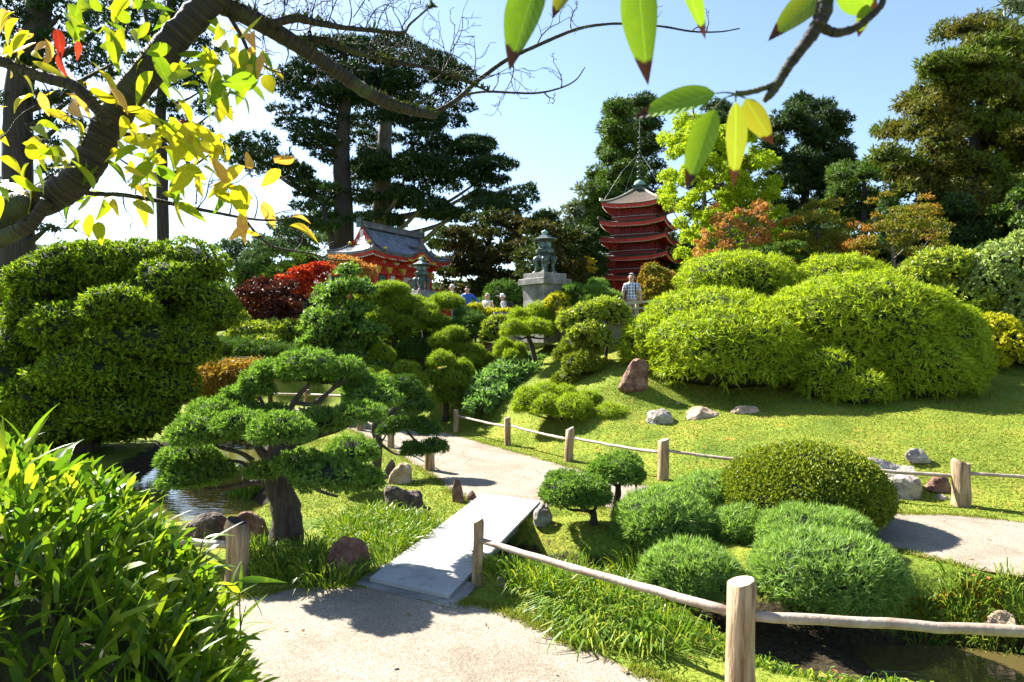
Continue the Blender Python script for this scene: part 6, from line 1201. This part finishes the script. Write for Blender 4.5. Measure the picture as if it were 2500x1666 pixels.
def pedestal(label, c, w, zb, zt, rot):
    """c: xy; square stone with a sweeping foot and a slab cap"""
    root = thing('stone_pedestal', label, 'pedestal', A(c[0], c[1], zb), 'lantern pedestals'); q = math.sqrt(2) * .5
    h = zt - zb; a0 = rot + math.pi / 4
    pr = [(w * q * 1.10, -.3), (w * q * 1.06, .0), (w * q * .93, h * .18), (w * q * .84, h * .38), (w * q * .80, h * .55), (w * q * .83, h * .72), (w * q * .88, h * .80)]
    build('shaft', [lathe([(r, z) for r, z in pr], A(c[0], c[1], zb), 4, a0) + (0, False)], M['plinth'], root)
    build('cap', [lathe([(w * q * .95, h * .80), (w * q * 1.0, h * .81), (w * q * 1.0, h * .90), (w * q * .97, h * .91)], A(c[0], c[1], zb), 4, a0) + (0, False)], M['plinth'], root)
    build('upper_slab', [lathe([(w * q * .80, h * .91), (w * q * .80, h * .995), (w * q * .78, h)], A(c[0], c[1], zb), 4, a0) + (0, False)], M['plinth'], root)
LB = P(1330, 669, 22.0); rotp = math.radians(40)
pedestal('great flared concrete pedestal beneath the larger lantern', LB[:2], 1.22, 2.7, LB[2], rotp); lantern('larger bronze lantern high on the great concrete pedestal', LB, 1.40, rotp)
LS = P(1029, 711, 28.0); pedestal('concrete pedestal partly hidden by pine pads under the smaller lantern', LS[:2], 1.1, 3.0, LS[2], rotp); lantern('smaller-looking bronze lantern in front of the temple gate', LS, 1.38, rotp)

# ------------------------------------------------------------------ terrace edge
wl = thing('retaining_wall', 'low concrete retaining wall below the terrace railing', 'wall', A(3.2, 20.3, 2.2))
wa, wb = P(1425, 780, 21.0)[:2], P(1680, 770, 20.6)[:2]
build('wall_face', [beam(A(wa[0], wa[1] - .1, 2.45), A(wb[0], wb[1] - .1, 2.45), .25, 1.1)], M['wall'], wl)
build('coping', [beam(A(wa[0], wa[1] - .14, 3.03), A(wb[0], wb[1] - .14, 3.03), .42, .10)], M['plinth'], wl)
rlg = thing('terrace_railing', 'weathered timber railing in front of the man in the checked shirt', 'railing', A(3.2, 20.3, 3.0))
def rp(px, py): return P(px, py, 20.4)
for (a, b, h) in (((1500, 744), (1680, 727), .075), ((1510, 756), (1680, 746), .05), ((1520, 771), (1680, 766), .05)): build('rail', [beam(rp(*a), rp(*b), .07, h)], M['post_end'], rlg)
for px, py in ((1512, 742), (1556, 740), (1605, 735), (1655, 730)): q = rp(px, py); build('post', [box(A(q[0], q[1] + .06, (q[2] + 3.0) / 2), (.09, .09, q[2] - 3.0 + .1), 0)], M['post_end'], rlg)
lg_ = thing('stone_ledge', 'pale stone ledge below the man in the white cap', 'wall', P(1245, 790, 23.6))
build('ledge_cap', [box(P(1246, 768, 23.7), (1.15, .4, .16), .1)], M['plinth'], lg_); build('ledge_face', [box(P(1246, 768, 23.8) - A(0, 0, .5), (1.05, .35, .85), .1)], M['wall'], lg_)

# ------------------------------------------------------------------ visitors
def cloth(name, c, check=None):
    if not check: return solid(name, [c, tuple(min(1, x * 1.2 + .005) for x in c)], 9, .85, .5, 22)
    m, nt = newmat(name); L = nt.links; tc = node(nt, 'ShaderNodeTexCoord'); w = []
    for ax in ('X', 'Z'):
        wv = node(nt, 'ShaderNodeTexWave', bands_direction=ax, Scale=3.4, Distortion=.3); L.new(tc.outputs['Object'], wv.inputs['Vector']); w.append(ramp(nt, [(.5, (0, 0, 0)), (.6, (.55, .55, .55))], wv.outputs[0]).outputs[0])
    k = mixc(nt, 1.0, w[0], w[1], 'ADD'); col = mixc(nt, k, c, check); b = node(nt, 'ShaderNodeBsdfPrincipled', Roughness=.85); L.new(col, b.inputs['Base Color']); o = node(nt, 'ShaderNodeOutputMaterial'); L.new(b.outputs[0], o.inputs[0]); return m
M['skin'] = solid('skin', [(.42, .24, .17), (.52, .31, .22)], 8, .55, .1)
M['hair_white'] = solid('white_hair', [(.55, .52, .48), (.75, .72, .68)], 30, .7, .5); M['hair_dark'] = solid('dark_hair', [(.02, .012, .01), (.05, .03, .022)], 30, .6, .5); M['hair_grey'] = solid('grey_hair', [(.28, .27, .27), (.42, .41, .40)], 30, .7, .5)
M['hair_fair'] = solid('fair_hair', [(.62, .52, .38), (.80, .72, .58)], 30, .7, .5); M['cap_cloth'] = cloth('white_cap', (.70, .66, .60)); M['jeans'] = cloth('jeans', (.06, .08, .14)); M['khaki'] = cloth('khaki_cloth', (.30, .25, .18)); M['pack'] = cloth('backpack_cloth', (.02, .022, .03))
def person(label, px, head_py, Y, face, shirt, pants, hair, sleeve=.5, pose='stand', cap=False, pack=False, lean=0.0, group=None, hgt=1.70, glasses=False):
    """face: heading in radians (0 looks away, pi looks at the camera); arms by pose"""
    top = P(px, head_py, Y); foot = A(top[0], Y, top[2] - hgt); s = hgt / 1.72
    root = thing('person', label, 'person', foot, group)
    J = {}
    def j(k, x, y, z, r): J[k] = (A(x, y + lean * max(z - .95, 0), z) * s, r * s)
    j('pel', 0, 0, .96, .150); j('wst', 0, .0, 1.10, .140); j('chs', 0, .01, 1.30, .165); j('shc', 0, 0, 1.43, .13); j('nk', 0, .01, 1.50, .058); j('hd0', 0, .035, 1.56, .075); j('hd1', 0, .03, 1.64, .098); j('hd2', 0, .01, 1.70, .075)
    for sd_, sg in (('l', -1), ('r', 1)):
        j('hip' + sd_, sg * .10, 0, .90, .115); j('kn' + sd_, sg * .11, .03, .50, .072); j('an' + sd_, sg * .11, -.02, .09, .048); j('to' + sd_, sg * .13, .16, .04, .042)
        j('sh' + sd_, sg * .19, 0, 1.41, .072)
        if pose == 'akimbo': el, wr, hn = (sg * .42, -.06, 1.16), (sg * .24, .06, .99), (sg * .17, .09, 1.0)
        elif pose == 'bent': el, wr, hn = (sg * .25, -.04, 1.14), (sg * .2, .20, 1.06), (sg * .16, .28, 1.06)
        else: el, wr, hn = (sg * .26, -.02, 1.14), (sg * .27, .05, .90), (sg * .265, .08, .82)
        j('el' + sd_, *el, .048); j('wr' + sd_, *wr, .034); j('hn' + sd_, *hn, .04)
    E = [('pel', 'wst'), ('wst', 'chs'), ('chs', 'shc'), ('shc', 'nk'), ('nk', 'hd0'), ('hd0', 'hd1'), ('hd1', 'hd2')]
    for q in 'lr': E += [('pel', 'hip' + q), ('hip' + q, 'kn' + q), ('kn' + q, 'an' + q), ('an' + q, 'to' + q), ('shc', 'sh' + q), ('sh' + q, 'el' + q), ('el' + q, 'wr' + q), ('wr' + q, 'hn' + q)]
    ks = list(J); me = bpy.data.meshes.new('person_skeleton'); me.from_pydata([J[k][0] for k in ks], [(ks.index(a), ks.index(b)) for a, b in E], [])
    o = bpy.data.objects.new('body', me); C.objects.link(o); o.modifiers.new('skin', 'SKIN'); sb = o.modifiers.new('sub', 'SUBSURF'); sb.levels = 2; sb.render_levels = 2
    for i, k in enumerate(ks): dsk = me.skin_vertices[0].data[i]; dsk.radius = (J[k][1] * (1.15 if k in ('pel', 'wst', 'chs') else 1), J[k][1] * (.85 if k in ('pel', 'wst', 'chs') else 1)); dsk.use_root = (k == 'pel')
    dg = bpy.context.evaluated_depsgraph_get(); m2 = bpy.data.meshes.new_from_object(o.evaluated_get(dg)); bpy.data.objects.remove(o, do_unlink=True)
    for m in (M['skin'], shirt, pants, M['pack']): m2.materials.append(m)
    sh_l = [J['shl'][0], J['ell'][0]]; 
    for p in m2.polygons:
        p.use_smooth = True; c = np.array(p.center); z = c[2] / s; mi = 0
        if z < .07: mi = 3
        elif z < .98 and abs(c[0]) < .23 * s and not (pose != 'akimbo' and abs(c[0]) > .215 * s): mi = 2
        elif z < 1.47:
            mi = 1; ax_ = abs(c[0]) / s
            if ax_ > .205:
                lim = 1.41 - sleeve * .30
                if z < lim: mi = 0
            if pose == 'akimbo' and ax_ > .205: mi = 1 if z > 1.10 else 0
        p.material_index = mi
    ob = bpy.data.objects.new('body', m2); C.objects.link(ob); ob.parent = root; rot = Matrix.Rotation(face, 4, 'Z'); ob.matrix_local = rot; OFF[ob.name] = foot
    def child(name, parts, mat):
        prt = []
        for v, f, *r in parts: v = np.array([rot @ Vector(x) for x in np.asarray(v)]) + foot; prt.append((v, f, *(r or (0, True))))
        return build(name, prt, mat, root)
    hc = J['hd1'][0]; v, f = ico(3)
    w = v.copy() * A(.106, .118, .125) * s; keep = (w[:, 2] > .03 * s + w[:, 1] * .62) & (w[:, 2] > -.07 * s); idx = np.where(keep)[0]; mp = -np.ones(len(v), int); mp[idx] = np.arange(len(idx)); ff = np.array([mp[q] for q in f if keep[q].all()])
    if cap:
        child('cap', [(w[idx] * 1.04 + hc + A(0, -.005, .01) * s, ff, 0, True), box(hc + A(0, .15, .045) * s, A(.15, .12, .015) * s) + (0, False)], M['cap_cloth'])
        child('hair', [(w[idx] * A(1, 1, .8) + hc + A(0, -.012, -.02) * s, ff, 0, True)], hair)
    else: child('hair', [(w[idx] + hc + A(0, -.012, .008) * s, ff, 0, True)], hair)
    v2, f2 = ico(2)
    for sg in (-1, 1):
        child('eye', [(v2 * .013 * s + hc + A(sg * .034, .092, .005) * s, f2, 0, True)], M['pack']); child('ear', [(v2 * A(.012, .022, .032) * s + hc + A(sg * .1, .0, -.01) * s, f2, 0, True)], M['skin'])
    child('nose', [(v2 * A(.014, .024, .028) * s + hc + A(0, .105, -.018) * s, f2, 0, True)], M['skin']); child('mouth', [(v2 * A(.026, .008, .006) * s + hc + A(0, .082, -.062) * s, f2, 0, True)], M['dark_red'])
    if pack:
        vv, f3 = box(A(0, -.21 + lean * .3, 1.22) * s, A(.28, .16, .42) * s); child('backpack', [(vv, f3, 0, False)], M['pack'])
        for sg in (-1, 1): child('strap', [tube(np.array([A(sg * .11, -.14 + lean * .4, 1.40), A(sg * .12, .02 + lean * .46, 1.49), A(sg * .12, .145 + lean * .35, 1.33), A(sg * .13, .13 + lean * .2, 1.12)]) * s, .016 * s, 6) + (0, True)], M['pack'])
    return root
gp = 'visitors on the upper path'
person('man in a blue and white checked shirt at the terrace railing', 1542, 671, 21.1, math.radians(165), cloth('checked_shirt', (.70, .70, .72), (.08, .11, .30)), M['khaki'], M['hair_grey'], .55, 'stand', group=gp, hgt=1.76, pack=True)
person('person in a bright blue top with hands on hips', 1141, 702, 25.0, math.radians(172), cloth('blue_top', (.02, .09, .42)), M['jeans'], M['hair_dark'], .9, 'akimbo', group=gp, hgt=1.68)
person('white-haired person in a dark grey top walking left', 1112, 697, 26.4, math.radians(75), cloth('grey_top', (.07, .075, .075)), M['jeans'], M['hair_white'], .6, 'bent', lean=.18, group=gp, hgt=1.78)
person('fair-haired person in a sleeveless cream top', 1190, 719, 25.2, math.radians(150), cloth('cream_top', (.72, .66, .52)), M['khaki'], M['hair_fair'], .0, 'stand', group=gp, hgt=1.58)
person('person in a white cap and pale shirt carrying a backpack', 1237, 720, 25.0, math.radians(72), cloth('pale_shirt', (.62, .60, .60)), M['khaki'], M['hair_grey'], .55, 'bent', cap=True, pack=True, lean=.22, group=gp, hgt=1.72)
person('person in a pale top almost hidden behind the green mound pine', 1421, 711, 23.0, math.radians(150), cloth('white_top', (.68, .66, .64)), M['jeans'], M['hair_grey'], .5, 'stand', group=gp, hgt=1.62)
# the upper path they stand on
def tz_(x, y): return ground_z(x, y) + .02
kind(build('path_upper', [grid(lambda U, W: np.stack([U, 25.2 - .22 * U + W, np.maximum(tz_(U, 25.2 - .22 * U + W), 2.72)], -1), np.linspace(-4, 9, 40), np.linspace(-.9, 1.2, 6)) + (0, True)], M['path']), 'structure')
